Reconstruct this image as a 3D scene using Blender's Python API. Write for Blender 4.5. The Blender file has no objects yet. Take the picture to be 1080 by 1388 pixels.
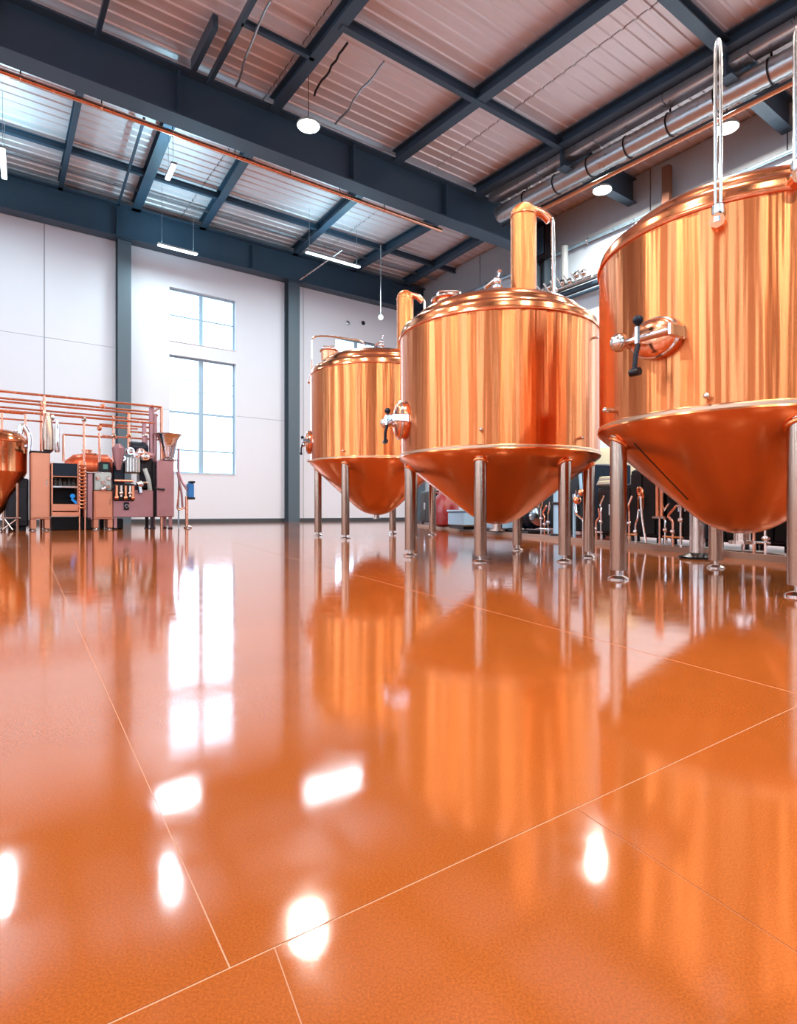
import bpy, math, random
from mathutils import Vector, Matrix
PI = math.pi
random.seed(7)
COL = bpy.context.scene.collection
SC = bpy.context.scene

# ---------------------------------------------------------------- camera
FPX, HZ, EYE = 800.0, 694.0, 0.40
cam_d = bpy.data.cameras.new('camera')
cam_d.sensor_fit = 'HORIZONTAL'; cam_d.sensor_width = 36.0
cam_d.lens = 36.0 * FPX / 1080.0
cam_d.clip_start = 0.02; cam_d.clip_end = 500
cam = bpy.data.objects.new('camera', cam_d); COL.objects.link(cam)
cam.location = (0, 0, EYE); cam.rotation_euler = (PI / 2, 0, 0)
SC.camera = cam
# ---------------------------------------------------------------- world: a bright hazy sky
wd = bpy.data.worlds.new('sky'); SC.world = wd; wd.use_nodes = True
bg = wd.node_tree.nodes['Background']
bg.inputs[0].default_value = (0.66, 0.84, 1.0, 1); bg.inputs[1].default_value = 15.0
HIGH_BAY_POWER = 750.0
TUBE_POWER = 300.0
SC.view_settings.view_transform = 'Standard'
SC.view_settings.look = 'None'
SC.view_settings.gamma = 1.0
SC.view_settings.use_curve_mapping = False
SC.view_settings.exposure = -1.1
SC.cycles.use_denoising = True
SC.cycles.max_bounces = 8
SC.cycles.diffuse_bounces = 5
SC.cycles.glossy_bounces = 5
SC.cycles.transparent_max_bounces = 8
SC.cycles.sample_clamp_indirect = 12.0
SC.cycles.caustics_reflective = False
SC.cycles.caustics_refractive = False

# ---------------------------------------------------------------- room axes: a runs along the end wall, b towards it
LEN = math.hypot(1110, 800)
UX, UY = 1110 / LEN, 800 / LEN
AZ = math.atan2(UY, UX)
def uv(a, b, z=0.0): return (a * UX - b * UY, a * UY + b * UX, z)
def to_ab(x, y): return (x * UX + y * UY, -x * UY + y * UX)
def ray(px): return (px - 540.0) / FPX
def dist_b(px, b): return b / (-ray(px) * UY + UX)
def dist_a(px, a): return a / (ray(px) * UX + UY)
def a_at(px, b):
    Z = dist_b(px, b); return to_ab(ray(px) * Z, Z)[0]
def b_at(px, a):
    Z = dist_a(px, a); return to_ab(ray(px) * Z, Z)[1]
def z_at(py, Z): return EYE + (HZ - py) * Z / FPX
def zb(px, py, b): return z_at(py, dist_b(px, b))
def hab(px, py, h):
    Z = (h - EYE) * FPX / (HZ - py); return to_ab(ray(px) * Z, Z)
def gxy(px, py):
    Z = EYE * FPX / (py - HZ); return (ray(px) * Z, Z)

# ---------------------------------------------------------------- mesh builder
def basis(d):
    d = Vector(d).normalized()
    u = d.cross(Vector((0, 0, 1)))
    if u.length < 1e-4: u = Vector((1, 0, 0))
    u.normalize(); return d, u, d.cross(u).normalized()
class MB:
    def __init__(s): s.v = []; s.f = []
    def box(s, x0, x1, y0, y1, z0, z1, bev=0.0):
        b = len(s.v)
        if bev <= 0:
            s.v += [(x, y, z) for z in (z0, z1) for y in (y0, y1) for x in (x0, x1)]
            s.f += [tuple(b + i for i in q) for q in ((0, 2, 3, 1), (4, 5, 7, 6), (0, 1, 5, 4), (2, 6, 7, 3), (0, 4, 6, 2), (1, 3, 7, 5))]
        else:
            e = min(bev, (x1 - x0) / 2.01, (y1 - y0) / 2.01, (z1 - z0) / 2.01)
            rings = [(z0, e), (z0 + e, 0), (z1 - e, 0), (z1, e)]
            for z, i in rings:
                X0, X1, Y0, Y1 = x0 + i, x1 - i, y0 + i, y1 - i
                s.v += [(X0 + e, Y0, z), (X1 - e, Y0, z), (X1, Y0 + e, z), (X1, Y1 - e, z), (X1 - e, Y1, z), (X0 + e, Y1, z), (X0, Y1 - e, z), (X0, Y0 + e, z)]
            for r in range(3):
                for k in range(8):
                    k2 = (k + 1) % 8
                    s.f.append((b + r * 8 + k, b + r * 8 + k2, b + r * 8 + 8 + k2, b + r * 8 + 8 + k))
            s.f.append(tuple(b + k for k in reversed(range(8)))); s.f.append(tuple(b + 24 + k for k in range(8)))
        return s
    def cyl(s, p0, p1, r0, r1=None, n=14, cap=True, ang=0.0, flat=1.0):
        r1 = r0 if r1 is None else r1
        p0, p1 = Vector(p0), Vector(p1); d, u, w = basis(p1 - p0); b = len(s.v)
        for p, r in ((p0, r0), (p1, r1)):
            for k in range(n):
                t = 2 * PI * k / n + ang
                s.v.append(tuple(p + u * (r * math.cos(t)) + w * (r * flat * math.sin(t))))
        for k in range(n):
            k2 = (k + 1) % n; s.f.append((b + k, b + k2, b + n + k2, b + n + k))
        if cap:
            s.f.append(tuple(b + k for k in reversed(range(n)))); s.f.append(tuple(b + n + k for k in range(n)))
        return s
    def tube(s, pts, r, n=8, fil=0.0):
        P = [Vector(p) for p in pts]
        if fil > 0 and len(P) > 2:
            Q = [P[0]]
            for i in range(1, len(P) - 1):
                a, c, e = P[i - 1], P[i], P[i + 1]
                l = min(fil, (a - c).length * .45, (e - c).length * .45)
                A = c + (a - c).normalized() * l; E = c + (e - c).normalized() * l
                for k in range(6):
                    t = k / 5; Q.append(A * (1 - t) ** 2 + c * 2 * t * (1 - t) + E * t * t)
            Q.append(P[-1]); P = Q
        b = len(s.v); up = None
        for i, p in enumerate(P):
            d = (P[min(i + 1, len(P) - 1)] - P[max(i - 1, 0)]).normalized()
            if up is None: _, up, _ = basis(d)
            up = (up - d * up.dot(d)); up = up.normalized() if up.length > 1e-5 else basis(d)[1]
            w = d.cross(up)
            rr = r[i] if isinstance(r, (list, tuple)) and len(r) == len(P) else (r if not isinstance(r, (list, tuple)) else r[0])
            for k in range(n):
                t = 2 * PI * k / n; s.v.append(tuple(p + up * (rr * math.cos(t)) + w * (rr * math.sin(t))))
        for i in range(len(P) - 1):
            for k in range(n):
                k2 = (k + 1) % n; s.f.append((b + i * n + k, b + i * n + k2, b + (i + 1) * n + k2, b + (i + 1) * n + k))
        s.f.append(tuple(b + k for k in reversed(range(n)))); e = b + (len(P) - 1) * n; s.f.append(tuple(e + k for k in range(n)))
        return s
    def lathe(s, prof, c=(0, 0, 0), ax=(0, 0, 1), n=32, sy=1.0, cap=True):
        d = Vector(ax).normalized()
        if abs(d.z) > .999: u, w = Vector((1, 0, 0)), Vector((0, 1, 0)) * (1 if d.z > 0 else -1)
        else: d, u, w = basis(d)
        c = Vector(c); b = len(s.v); m = len(prof)
        for r, z in prof:
            for k in range(n):
                t = 2 * PI * k / n
                s.v.append(tuple(c + d * z + u * (max(r, 1e-4) * math.cos(t)) + w * (max(r, 1e-4) * sy * math.sin(t))))
        for i in range(m - 1):
            for k in range(n):
                k2 = (k + 1) % n; s.f.append((b + i * n + k, b + i * n + k2, b + (i + 1) * n + k2, b + (i + 1) * n + k))
        if cap:
            s.f.append(tuple(b + k for k in reversed(range(n)))); e = b + (m - 1) * n; s.f.append(tuple(e + k for k in range(n)))
        return s
    def ball(s, c, r, n=12, sz=1.0):
        m = n // 2
        return s.lathe([(r * math.sin(PI * i / m), -r * sz * math.cos(PI * i / m)) for i in range(m + 1)], c, n=n)
    def ring(s, c, R, r, ax=(0, 0, 1), n=28, m=8, sy=1.0):
        d, u, w = (Vector((0, 0, 1)), Vector((1, 0, 0)), Vector((0, 1, 0))) if abs(Vector(ax).normalized().z) > .999 else basis(ax)
        c = Vector(c); b = len(s.v)
        for i in range(n):
            t = 2 * PI * i / n; o = u * math.cos(t) + w * (sy * math.sin(t))
            for k in range(m):
                q = 2 * PI * k / m; s.v.append(tuple(c + o * (R + r * math.cos(q)) + d * (r * math.sin(q))))
        for i in range(n):
            for k in range(m):
                i2, k2 = (i + 1) % n, (k + 1) % m
                s.f.append((b + i * m + k, b + i2 * m + k, b + i2 * m + k2, b + i * m + k2))
        return s
    def poly(s, pts, z0, z1):
        b = len(s.v); n = len(pts)
        s.v += [(x, y, z0) for x, y in pts] + [(x, y, z1) for x, y in pts]
        s.f.append(tuple(b + k for k in reversed(range(n)))); s.f.append(tuple(b + n + k for k in range(n)))
        for k in range(n):
            k2 = (k + 1) % n; s.f.append((b + k, b + k2, b + n + k2, b + n + k))
        return s
    def mesh(s, name, m, smooth=True, ang=38):
        me = bpy.data.meshes.new(name); me.from_pydata(s.v, [], s.f); me.update()
        if m: me.materials.append(m)
        if smooth:
            me.shade_smooth(); me.set_sharp_from_angle(angle=math.radians(ang))
        return me
    def build(s, name, m, parent=None, loc=(0, 0, 0), rot=0.0, smooth=True, label=None, ang=38):
        o = bpy.data.objects.new(name, s.mesh(name, m, smooth, ang)); COL.objects.link(o)
        o.parent = parent; o.location = loc; o.rotation_euler = (0, 0, rot)
        if label: o['label'] = label
        return o
def thing(name, label, cat, loc, rot=0.0, group=None):
    o = bpy.data.objects.new(name, None); COL.objects.link(o); o.empty_display_size = .1
    o.location = loc; o.rotation_euler = (0, 0, rot); o['label'] = label; o['category'] = cat
    if group: o['group'] = group
    return o
def tag(o, label, cat, group=None, kind=None):
    o['label'] = label; o['category'] = cat
    if group: o['group'] = group
    if kind: o['kind'] = kind
    return o
def struct(o, label=None):
    o['kind'] = 'structure'
    if label: o['label'] = label
    return o

# ---------------------------------------------------------------- materials
def rgb(h):
    c = [int(h[i:i + 2], 16) / 255 for i in (0, 2, 4)]
    return tuple((x / 12.92 if x <= .04045 else ((x + .055) / 1.055) ** 2.4) for x in c) + (1,)
def base_mat(name):
    m = bpy.data.materials.new(name); m.use_nodes = True
    return m, m.node_tree, m.node_tree.nodes['Principled BSDF']
def mat(name, col, rough=.5, metal=0.0, var=.08, scale=6.0, bump=0.0, bscale=60.0, stretch=(1, 1, 1), coat=0.0, ior=1.5, rvar=.08):
    m, nt, p = base_mat(name); N, L = nt.nodes, nt.links
    tc = N.new('ShaderNodeTexCoord'); mp = N.new('ShaderNodeMapping'); mp.inputs['Scale'].default_value = stretch
    L.new(tc.outputs['Object'], mp.inputs[0])
    no = N.new('ShaderNodeTexNoise'); no.inputs['Scale'].default_value = scale; no.inputs['Detail'].default_value = 4
    L.new(mp.outputs[0], no.inputs['Vector'])
    c = rgb(col) if isinstance(col, str) else tuple(col) + (1,)
    mx = N.new('ShaderNodeMix'); mx.data_type = 'RGBA'
    mx.inputs[6].default_value = tuple(x * (1 - var) for x in c[:3]) + (1,); mx.inputs[7].default_value = tuple(min(1, x * (1 + var)) for x in c[:3]) + (1,)
    L.new(no.outputs[0], mx.inputs[0]); L.new(mx.outputs[2], p.inputs['Base Color'])
    mr = N.new('ShaderNodeMapRange'); mr.inputs[3].default_value = max(.02, rough - rvar); mr.inputs[4].default_value = rough + rvar
    L.new(no.outputs[0], mr.inputs[0]); L.new(mr.outputs[0], p.inputs['Roughness'])
    p.inputs['Metallic'].default_value = metal; p.inputs['Coat Weight'].default_value = coat; p.inputs['IOR'].default_value = ior
    if bump > 0:
        n2 = N.new('ShaderNodeTexNoise'); n2.inputs['Scale'].default_value = bscale; n2.inputs['Detail'].default_value = 3
        L.new(mp.outputs[0], n2.inputs['Vector'])
        b = N.new('ShaderNodeBump'); b.inputs['Strength'].default_value = bump; b.inputs['Distance'].default_value = .004
        L.new(n2.outputs[0], b.inputs['Height']); L.new(b.outputs[0], p.inputs['Normal'])
    return m
def emit(name, col, s):
    m = bpy.data.materials.new(name); m.use_nodes = True; nt = m.node_tree; nt.nodes.clear()
    e = nt.nodes.new('ShaderNodeEmission'); e.inputs[0].default_value = tuple(col) + (1,); e.inputs[1].default_value = s
    o = nt.nodes.new('ShaderNodeOutputMaterial'); nt.links.new(e.outputs[0], o.inputs[0]); return m
def glass(name, tint=(0.93, 0.97, 1.0), refl=.10):
    m = bpy.data.materials.new(name); m.use_nodes = True; nt = m.node_tree; nt.nodes.clear(); N, L = nt.nodes, nt.links
    t = N.new('ShaderNodeBsdfTransparent'); t.inputs[0].default_value = tint + (1,)
    g = N.new('ShaderNodeBsdfGlossy'); g.inputs['Roughness'].default_value = .03
    fr = N.new('ShaderNodeFresnel'); fr.inputs[0].default_value = 1.45
    ad = N.new('ShaderNodeMath'); ad.operation = 'MULTIPLY_ADD'; ad.inputs[1].default_value = .8; ad.inputs[2].default_value = refl * .2
    mx = N.new('ShaderNodeMixShader'); o = N.new('ShaderNodeOutputMaterial')
    L.new(fr.outputs[0], ad.inputs[0]); L.new(ad.outputs[0], mx.inputs[0]); L.new(t.outputs[0], mx.inputs[1]); L.new(g.outputs[0], mx.inputs[2]); L.new(mx.outputs[0], o.inputs[0])
    return m
def copper_shell(name, col, rough, wave, aniso, dist=.012, zs=.25, freq=7.0):
    """brushed sheet copper: fine vertical dents round the axis, brushing stretched up the wall"""
    m, nt, p = base_mat(name); N, L = nt.nodes, nt.links
    tc = N.new('ShaderNodeTexCoord'); sp = N.new('ShaderNodeSeparateXYZ'); L.new(tc.outputs['Object'], sp.inputs[0])
    vm = N.new('ShaderNodeVectorMath'); vm.operation = 'MULTIPLY'; vm.inputs[1].default_value = (1, 1, 0); L.new(tc.outputs['Object'], vm.inputs[0])
    nm = N.new('ShaderNodeVectorMath'); nm.operation = 'NORMALIZE'; L.new(vm.outputs[0], nm.inputs[0])
    cz = N.new('ShaderNodeCombineXYZ'); mz = N.new('ShaderNodeMath'); mz.operation = 'MULTIPLY'; mz.inputs[1].default_value = zs
    L.new(sp.outputs[2], mz.inputs[0]); L.new(mz.outputs[0], cz.inputs[2])
    ad = N.new('ShaderNodeVectorMath'); ad.operation = 'ADD'; L.new(nm.outputs[0], ad.inputs[0]); L.new(cz.outputs[0], ad.inputs[1])
    n1 = N.new('ShaderNodeTexNoise'); n1.inputs['Scale'].default_value = freq; n1.inputs['Detail'].default_value = 2.0; n1.inputs['Roughness'].default_value = .55
    L.new(ad.outputs[0], n1.inputs['Vector'])
    b1 = N.new('ShaderNodeBump'); b1.inputs['Strength'].default_value = wave; b1.inputs['Distance'].default_value = dist
    L.new(n1.outputs[0], b1.inputs['Height'])
    n2 = N.new('ShaderNodeTexNoise'); n2.inputs['Scale'].default_value = 90; n2.inputs['Detail'].default_value = 3
    L.new(ad.outputs[0], n2.inputs['Vector'])
    b2 = N.new('ShaderNodeBump'); b2.inputs['Strength'].default_value = .12; b2.inputs['Distance'].default_value = .0012
    L.new(n2.outputs[0], b2.inputs['Height']); L.new(b1.outputs[0], b2.inputs['Normal']); L.new(b2.outputs[0], p.inputs['Normal'])
    c = rgb(col); mx = N.new('ShaderNodeMix'); mx.data_type = 'RGBA'
    mx.inputs[6].default_value = tuple(x * .86 for x in c[:3]) + (1,); mx.inputs[7].default_value = tuple(min(1, x * 1.1) for x in c[:3]) + (1,)
    L.new(n2.outputs[0], mx.inputs[0]); L.new(mx.outputs[2], p.inputs['Base Color'])
    p.inputs['Metallic'].default_value = 1; p.inputs['Roughness'].default_value = rough
    p.inputs['Anisotropic'].default_value = aniso; p.inputs['Anisotropic Rotation'].default_value = .25
    tg = N.new('ShaderNodeTangent'); tg.direction_type = 'RADIAL'; tg.axis = 'Z'; L.new(tg.outputs[0], p.inputs['Tangent'])
    return m
COPPER = copper_shell('brushed_copper', 'DA8350', .27, .42, 1.0, zs=.05, freq=9.0)
COPPER_DOME = copper_shell('spun_copper', 'EFA070', .16, .10, .3, zs=1.0, freq=4)
COPPER_CONE = copper_shell('copper_cone', 'E2905F', .22, .15, .5, zs=1.0, freq=3)
COPPER_PLAIN = mat('copper', 'EDA079', .20, 1, .10, 9)
COPPER_PIPE = mat('copper_pipe', 'E8A68C', .25, 1, .10, 9)
COPPER_SHEET = mat('copper_sheet', 'CE8B70', .36, .75, .08, 5, .08, 30)
ROSE_SHEET = mat('rose_sheet', 'A87F86', .38, .7, .08, 5, .08, 30)
STEEL = mat('polished_steel', 'D4CFCB', .16, 1, .05, 12)
STEEL_LEG = mat('satin_steel', 'AE9484', .20, 1, .08, 14, .15, 25, (6, 6, .3))
SILVER_BAND = mat('weld_band', 'C9A48A', .38, 1, .1, 20)
CHROME = mat('chrome', 'E6E6EA', .07, 1, .03, 9)
DARKMET = mat('dark_metal', '1D1B22', .38, .5, .15, 12)
BLACK = mat('black_plastic', '06070A', .35, 0, .2, 8, ior=1.25)
NAVY = mat('navy_plastic', '101A28', .3, 0, .2, 8, ior=1.3)
BLUEBOX = mat('pale_blue_plastic', '9CC4E0', .4, 0, .05, 8)
BLUE = mat('blue_paint', '2B6FB4', .35, 0, .1, 8)
GREYBOX = mat('grey_enamel', 'A9B4B6', .4, .1, .07, 7)
DARKGREY = mat('charcoal_paint', '24252E', .45, 0, .1, 6, ior=1.3)
RED = mat('dark_red_enamel', '8A1F22', .3, 0, .15, 8, coat=.4)
CREAM = mat('cream_enamel', 'C9C3A4', .5, 0, .06, 6)
RUBBER = mat('black_rubber', '1B1A1C', .6, 0, .1, 10)
HOSE = mat('grey_hose', '9A9490', .5, 0, .1, 10)
BEAM = mat('slate_blue_steel_paint', '33495C', .42, .15, .10, 2.0, .10, 18)
COLUMNP = mat('column_paint', '51606B', .45, .1, .06, 2.0, .08, 18)
WALL = mat('white_wall_panel', 'E2E3EC', .55, 0, .02, .8, .08, 30)
WALLCORE = mat('wall_joint_grey', '8C8C92', .8, 0, .05, 2)
WALLR = mat('painted_side_wall', 'D3E4F0', .50, 0, .04, .7, .10, 12)
REARW = mat('umber_contrast_wall', '3C2E28', .6, 0, .1, 1)  # dark finish invented for the unseen rear wall, for contrast in the copper's reflections
EAVE = mat('eave_board_grey', 'A5A9AE', .6, .1, .10, 1.2, .15, 8, (1, 4, 1))
ROOF = mat('galvanised_roof_sheet', 'DAD5DA', .40, .25, .09, 1.4, .18, 7, (1, 5, 1))
DECK = mat('roof_deck', '6B6462', .8, 0, .1, 2)
GALV = mat('galvanised_duct', 'B9BCC0', .30, .9, .12, 6, .35, 14)
SKIRT = mat('dark_skirting', '3E4247', .5)
FRAME = mat('window_frame_paint', '9DB9CF', .4, 0, .03)
REVEAL = mat('white_reveal', 'F0F3F6', .5, 0, .02)
GLASS = glass('window_glass')
JAR = glass('jar_glass', (.85, .92, .9))
GRASS = mat('pale_concrete_yard', 'B9BCBA', .8, 0, .1, .3)
TUBE_EMIT = emit('lit_tube', (.82, .97, 1.0), 14)
LAMP_EMIT = emit('lit_lamp_disc', (.90, 1.0, .97), 22)
SCREEN = emit('green_display', (.45, .9, .8), .7)
BLUELED = emit('blue_indicator_glow', (.05, .35, 1.0), 1.6)

def floor_material():
    m, nt, p = base_mat('polished_terracotta_floor'); N, L = nt.nodes, nt.links
    ge = N.new('ShaderNodeNewGeometry')
    nz = N.new('ShaderNodeTexNoise'); nz.inputs['Scale'].default_value = .7; nz.inputs['Detail'].default_value = 5; nz.inputs['Roughness'].default_value = .6
    sp = N.new('ShaderNodeTexNoise'); sp.inputs['Scale'].default_value = 420; sp.inputs['Detail'].default_value = 3; sp.inputs['Roughness'].default_value = .7
    md = N.new('ShaderNodeTexNoise'); md.inputs['Scale'].default_value = 14; md.inputs['Detail'].default_value = 5
    for n in (nz, sp, md): L.new(ge.outputs['Position'], n.inputs['Vector'])
    r1 = N.new('ShaderNodeValToRGB'); r1.color_ramp.elements[0].position = .3; r1.color_ramp.elements[1].position = .7
    r1.color_ramp.elements[0].color = rgb('8E471B'); r1.color_ramp.elements[1].color = rgb('A05421')
    L.new(nz.outputs[0], r1.inputs[0])
    r2 = N.new('ShaderNodeValToRGB'); r2.color_ramp.elements[0].position = .35; r2.color_ramp.elements[1].position = .68
    r2.color_ramp.elements[0].color = (.74, .74, .74, 1); r2.color_ramp.elements[1].color = (1.2, 1.25, 1.3, 1)
    L.new(sp.outputs[0], r2.inputs[0])
    mx = N.new('ShaderNodeMix'); mx.data_type = 'RGBA'; mx.blend_type = 'MULTIPLY'; mx.inputs[0].default_value = .8
    L.new(r1.outputs[0], mx.inputs[6]); L.new(r2.outputs[0], mx.inputs[7]); L.new(mx.outputs[2], p.inputs['Base Color'])
    mr = N.new('ShaderNodeMapRange'); mr.inputs[1].default_value = .3; mr.inputs[2].default_value = .7; mr.inputs[3].default_value = .05; mr.inputs[4].default_value = .10
    L.new(md.outputs[0], mr.inputs[0]); L.new(mr.outputs[0], p.inputs['Roughness'])
    p.inputs['IOR'].default_value = 1.95; p.inputs['Specular Tint'].default_value = (1, .93, .9, 1)
    b0 = N.new('ShaderNodeBump'); b0.inputs['Strength'].default_value = .05; b0.inputs['Distance'].default_value = .02; L.new(nz.outputs[0], b0.inputs['Height'])
    b = N.new('ShaderNodeBump'); b.inputs['Strength'].default_value = .05; b.inputs['Distance'].default_value = .0004
    L.new(sp.outputs[0], b.inputs['Height']); L.new(b0.outputs[0], b.inputs['Normal']); L.new(b.outputs[0], p.inputs['Normal'])
    return m
FLOOR = floor_material()
GROUT = mat('pale_floor_joint', 'C08A6C', .5, 0, .1, 20)

# ================================================================ SETTING
A0, A1, B0, B1 = -7.5, 17.67, -9.5, 22.65
ROOFZ = 11.35; LONGZ = 11.0; FRAMEZ = 9.9
# ---- floor: base + slabs cut by the joints seen in the photograph
fl = struct(MB().box(A0 - .3, A1 + .3, B0 - .3, B1 + .3, -.30, -.0008).build('floor', GROUT, None, rot=AZ, smooth=False))
d1 = Vector((-.426, .905)); mN = Vector((.905, .426))
def clip(poly, n, c, sgn):          # keep sgn*(n.p - c) >= 0
    out = []
    for i in range(len(poly)):
        p, q = poly[i], poly[(i + 1) % len(poly)]
        dp, dq = sgn * (n.dot(p) - c), sgn * (n.dot(q) - c)
        if dp >= 0: out.append(p)
        if dp * dq < 0: out.append(p + (q - p) * (dp / (dp - dq)))
    return out
room = [Vector(uv(a, b)[:2]) for a, b in ((A0, B0), (A1, B0), (A1, B1), (A0, B1))]
bn = Vector((-UY, UX))
rows = [(B0, .507, .556, 1.25), (.507, 8.2, 1.349, 1.37), (8.2, 15.6, 1.349, 1.37), (15.6, B1, 1.349, 1.37)]
cut = {1.349: .0024, .556: .0008, -.021: .0008, .128: .0006}
for ri, (lo, hi, m0, w) in enumerate(rows):
    js = [m0 + w * k for k in range(-26, 20)]
    if ri == 0: js = sorted([j for j in js if not (-.9 < j < .5)] + [.128, -.45, -1.1])
    for j0, j1 in zip(js[:-1], js[1:]):
        g0 = min((v for k, v in cut.items() if abs(k - j0) < .02), default=.0009)
        g1 = min((v for k, v in cut.items() if abs(k - j1) < .02), default=.0009)
        pl = room
        for j, g, sg in ((j0, g0, 1), (j1, -g1, -1)):
            if ri > 0 and j < .1:      # the joints left of the camera run square to the end wall
                P0 = Vector((-.609, 1.25)) + Vector((.846, .533)) * (j + .021); nn = Vector((.846, .533)); nn.normalize()
                if len(pl) >= 3: pl = clip(pl, nn, nn.dot(P0) + g, sg)
            elif len(pl) >= 3: pl = clip(pl, mN, j + g, sg)
        if len(pl) >= 3: pl = clip(pl, bn, lo + .0012, 1)
        if len(pl) >= 3: pl = clip(pl, bn, hi - .0012, -1)
        if len(pl) < 3: continue
        o = MB().poly([tuple(p) for p in pl], -.012, 0.0).build('floor_slab', FLOOR, None, smooth=False)
        o.parent = fl; o.matrix_parent_inverse = Matrix.Rotation(-AZ, 4, 'Z')
# yard outside
struct(MB().box(-60, 60, -60, 80, -.5, -.31).build('ground', GRASS, None, smooth=False))

# ---- walls (grid boxes around openings); axis 'b' = end walls, 'a' = side walls
def holed(name, axis, c0, c1, r0, r1, z0, z1, holes, m, parent=None):
    holes = [(max(r0, h[0]), min(r1, h[1]), max(z0, h[2]), min(z1, h[3])) for h in holes]; holes = [h for h in holes if h[1] > h[0] and h[3] > h[2]]
    rs = sorted({r0, r1} | {v for h in holes for v in h[:2]}); zs = sorted({z0, z1} | {v for h in holes for v in h[2:]})
    mb = MB()
    for i in range(len(rs) - 1):
        run = None
        for j in range(len(zs) - 1):
            cr, cz = (rs[i] + rs[i + 1]) / 2, (zs[j] + zs[j + 1]) / 2
            if any(h[0] < cr < h[1] and h[2] < cz < h[3] for h in holes): continue
            if axis == 'b': mb.box(rs[i], rs[i + 1], c0, c1, zs[j], zs[j + 1])
            else: mb.box(c0, c1, rs[i], rs[i + 1], zs[j], zs[j + 1])
    return mb.build(name, m, parent, rot=AZ if parent is None else 0, smooth=False)
W1 = (a_at(229, B1), a_at(320, B1)); W2 = (a_at(455, B1), a_at(512, B1))
holes_back = [(W1[0], W1[1], 6.74, 8.75), (W1[0], W1[1], 1.85, 6.25), (W2[0], W2[1], 1.85, 8.14)]
wb = struct(holed('wall_back', 'b', B1 + .03, B1 + .33, A0, A1, 0, ROOFZ + .2, holes_back, WALLCORE))
jx1, jx2 = a_at(60, B1), a_at(411, B1)
jz1 = zb(100, 463, B1); jz2 = zb(340, 566, B1)
def wpanel(a0, a1, z0, z1, holes=()):
    holed('wall_panel', 'b', B1, B1 + .03, a0 + .012, a1 - .012, z0 + .006, z1 - .006, holes, WALL, wb)
colA = (a_at(158, B1 - .2), a_at(176, B1 - .2)); colB = (a_at(388, B1 - .2), a_at(403, B1 - .2))
ca, cb = sum(colA) / 2, sum(colB) / 2
wpanel(A0, jx1 - 3.4, 0, jz1); wpanel(A0, jx1 - 3.4, jz1, 11.3)
wpanel(jx1 - 3.4, jx1, 0, jz1); wpanel(jx1 - 3.4, jx1, jz1, 11.3)
wpanel(jx1, ca, 0, jz1); wpanel(jx1, ca, jz1, 11.3)
wpanel(ca, cb, 0, jz2, [(W1[0], W1[1], 1.85, jz2 + 1)]); wpanel(ca, cb, jz2, 11.3, [(W1[0], W1[1], 6.74, 8.75), (W1[0], W1[1], 0, 6.25)])
wpanel(cb, jx2, 0, 11.3); wpanel(jx2, A1, 0, 11.3, [(W2[0], W2[1], 1.85, 8.14)])
def window(n, axis, c, r0, r1, z0, z1, vbars, hbars, label, inn=1):
    """frame, bars and one pane per light; c is the plane inside the wall thickness"""
    T = .035
    def B(mb, ra, rb, za, zc, t=T):
        return mb.box(ra, rb, c - t, c + t, za, zc) if axis == 'b' else mb.box(c - t, c + t, ra, rb, za, zc)
    mb = MB(); B(mb, r0, r0 + .07, z0, z1); B(mb, r1 - .07, r1, z0, z1); B(mb, r0, r1, z0, z0 + .07); B(mb, r0, r1, z1 - .07, z1)
    w = struct(mb.build('window_%d' % n, FRAME, None, rot=AZ, smooth=False), label)
    for v, t in vbars: B(MB(), v - t, v + t, z0, z1, .03).build('mullion', FRAME, w, smooth=False)
    for v, t in hbars: B(MB(), r0, r1, v - t, v + t, .025).build('glazing_bar', FRAME, w, smooth=False)
    xs = [r0] + [v for v, t in vbars] + [r1]; zs = [z0] + [v for v, t in hbars] + [z1]
    for i in range(len(xs) - 1):
        for j in range(len(zs) - 1): B(MB(), xs[i] + .02, xs[i + 1] - .02, zs[j] + .02, zs[j + 1] - .02, .004).build('pane', GLASS, w, smooth=False)
    return w
mid = a_at(274.5, B1)
window(1, 'b', B1 + .20, W1[0], W1[1], 6.74, 8.75, [(mid, .07)], [(7.76, .025)], 'upper white-lit four-pane window between the two wall columns')
window(2, 'b', B1 + .20, W1[0], W1[1], 1.85, 6.25, [(mid, .09)], [(2.74, .03), (4.16, .045), (5.0, .014), (5.41, .014)], 'tall white-lit window below the four-pane window')
window(3, 'b', B1 + .20, W2[0], W2[1], 1.85, 8.14, [(a_at(485, B1), .09)], [(4.0, .03), (6.3, .03)], 'window half hidden behind the far copper tank')
# white reveal liners of the two stacked windows
for z0, z1 in ((6.74, 8.75), (1.85, 6.25)):
    MB().box(W1[1] - .012, W1[1], B1 - .015, B1 + .17, z0, z1).box(W1[0], W1[0] + .012, B1 - .015, B1 + .17, z0, z1).box(W1[0], W1[1], B1 - .015, B1 + .17, z1 - .012, z1).box(W1[0], W1[1], B1 - .03, B1 + .17, z0, z0 + .012).build('window_reveal', REVEAL, wb, smooth=False)
# small round vents on the end wall
for px in (471, 492):
    MB().lathe([(.07, 0), (.10, .02), (.07, .04), (.0, .04)], (a_at(px, B1), B1 - .04, zb(px, 438, B1)), (0, 1, 0), 14).build('wall_vent', DARKMET if px > 480 else GALV, wb)
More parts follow.
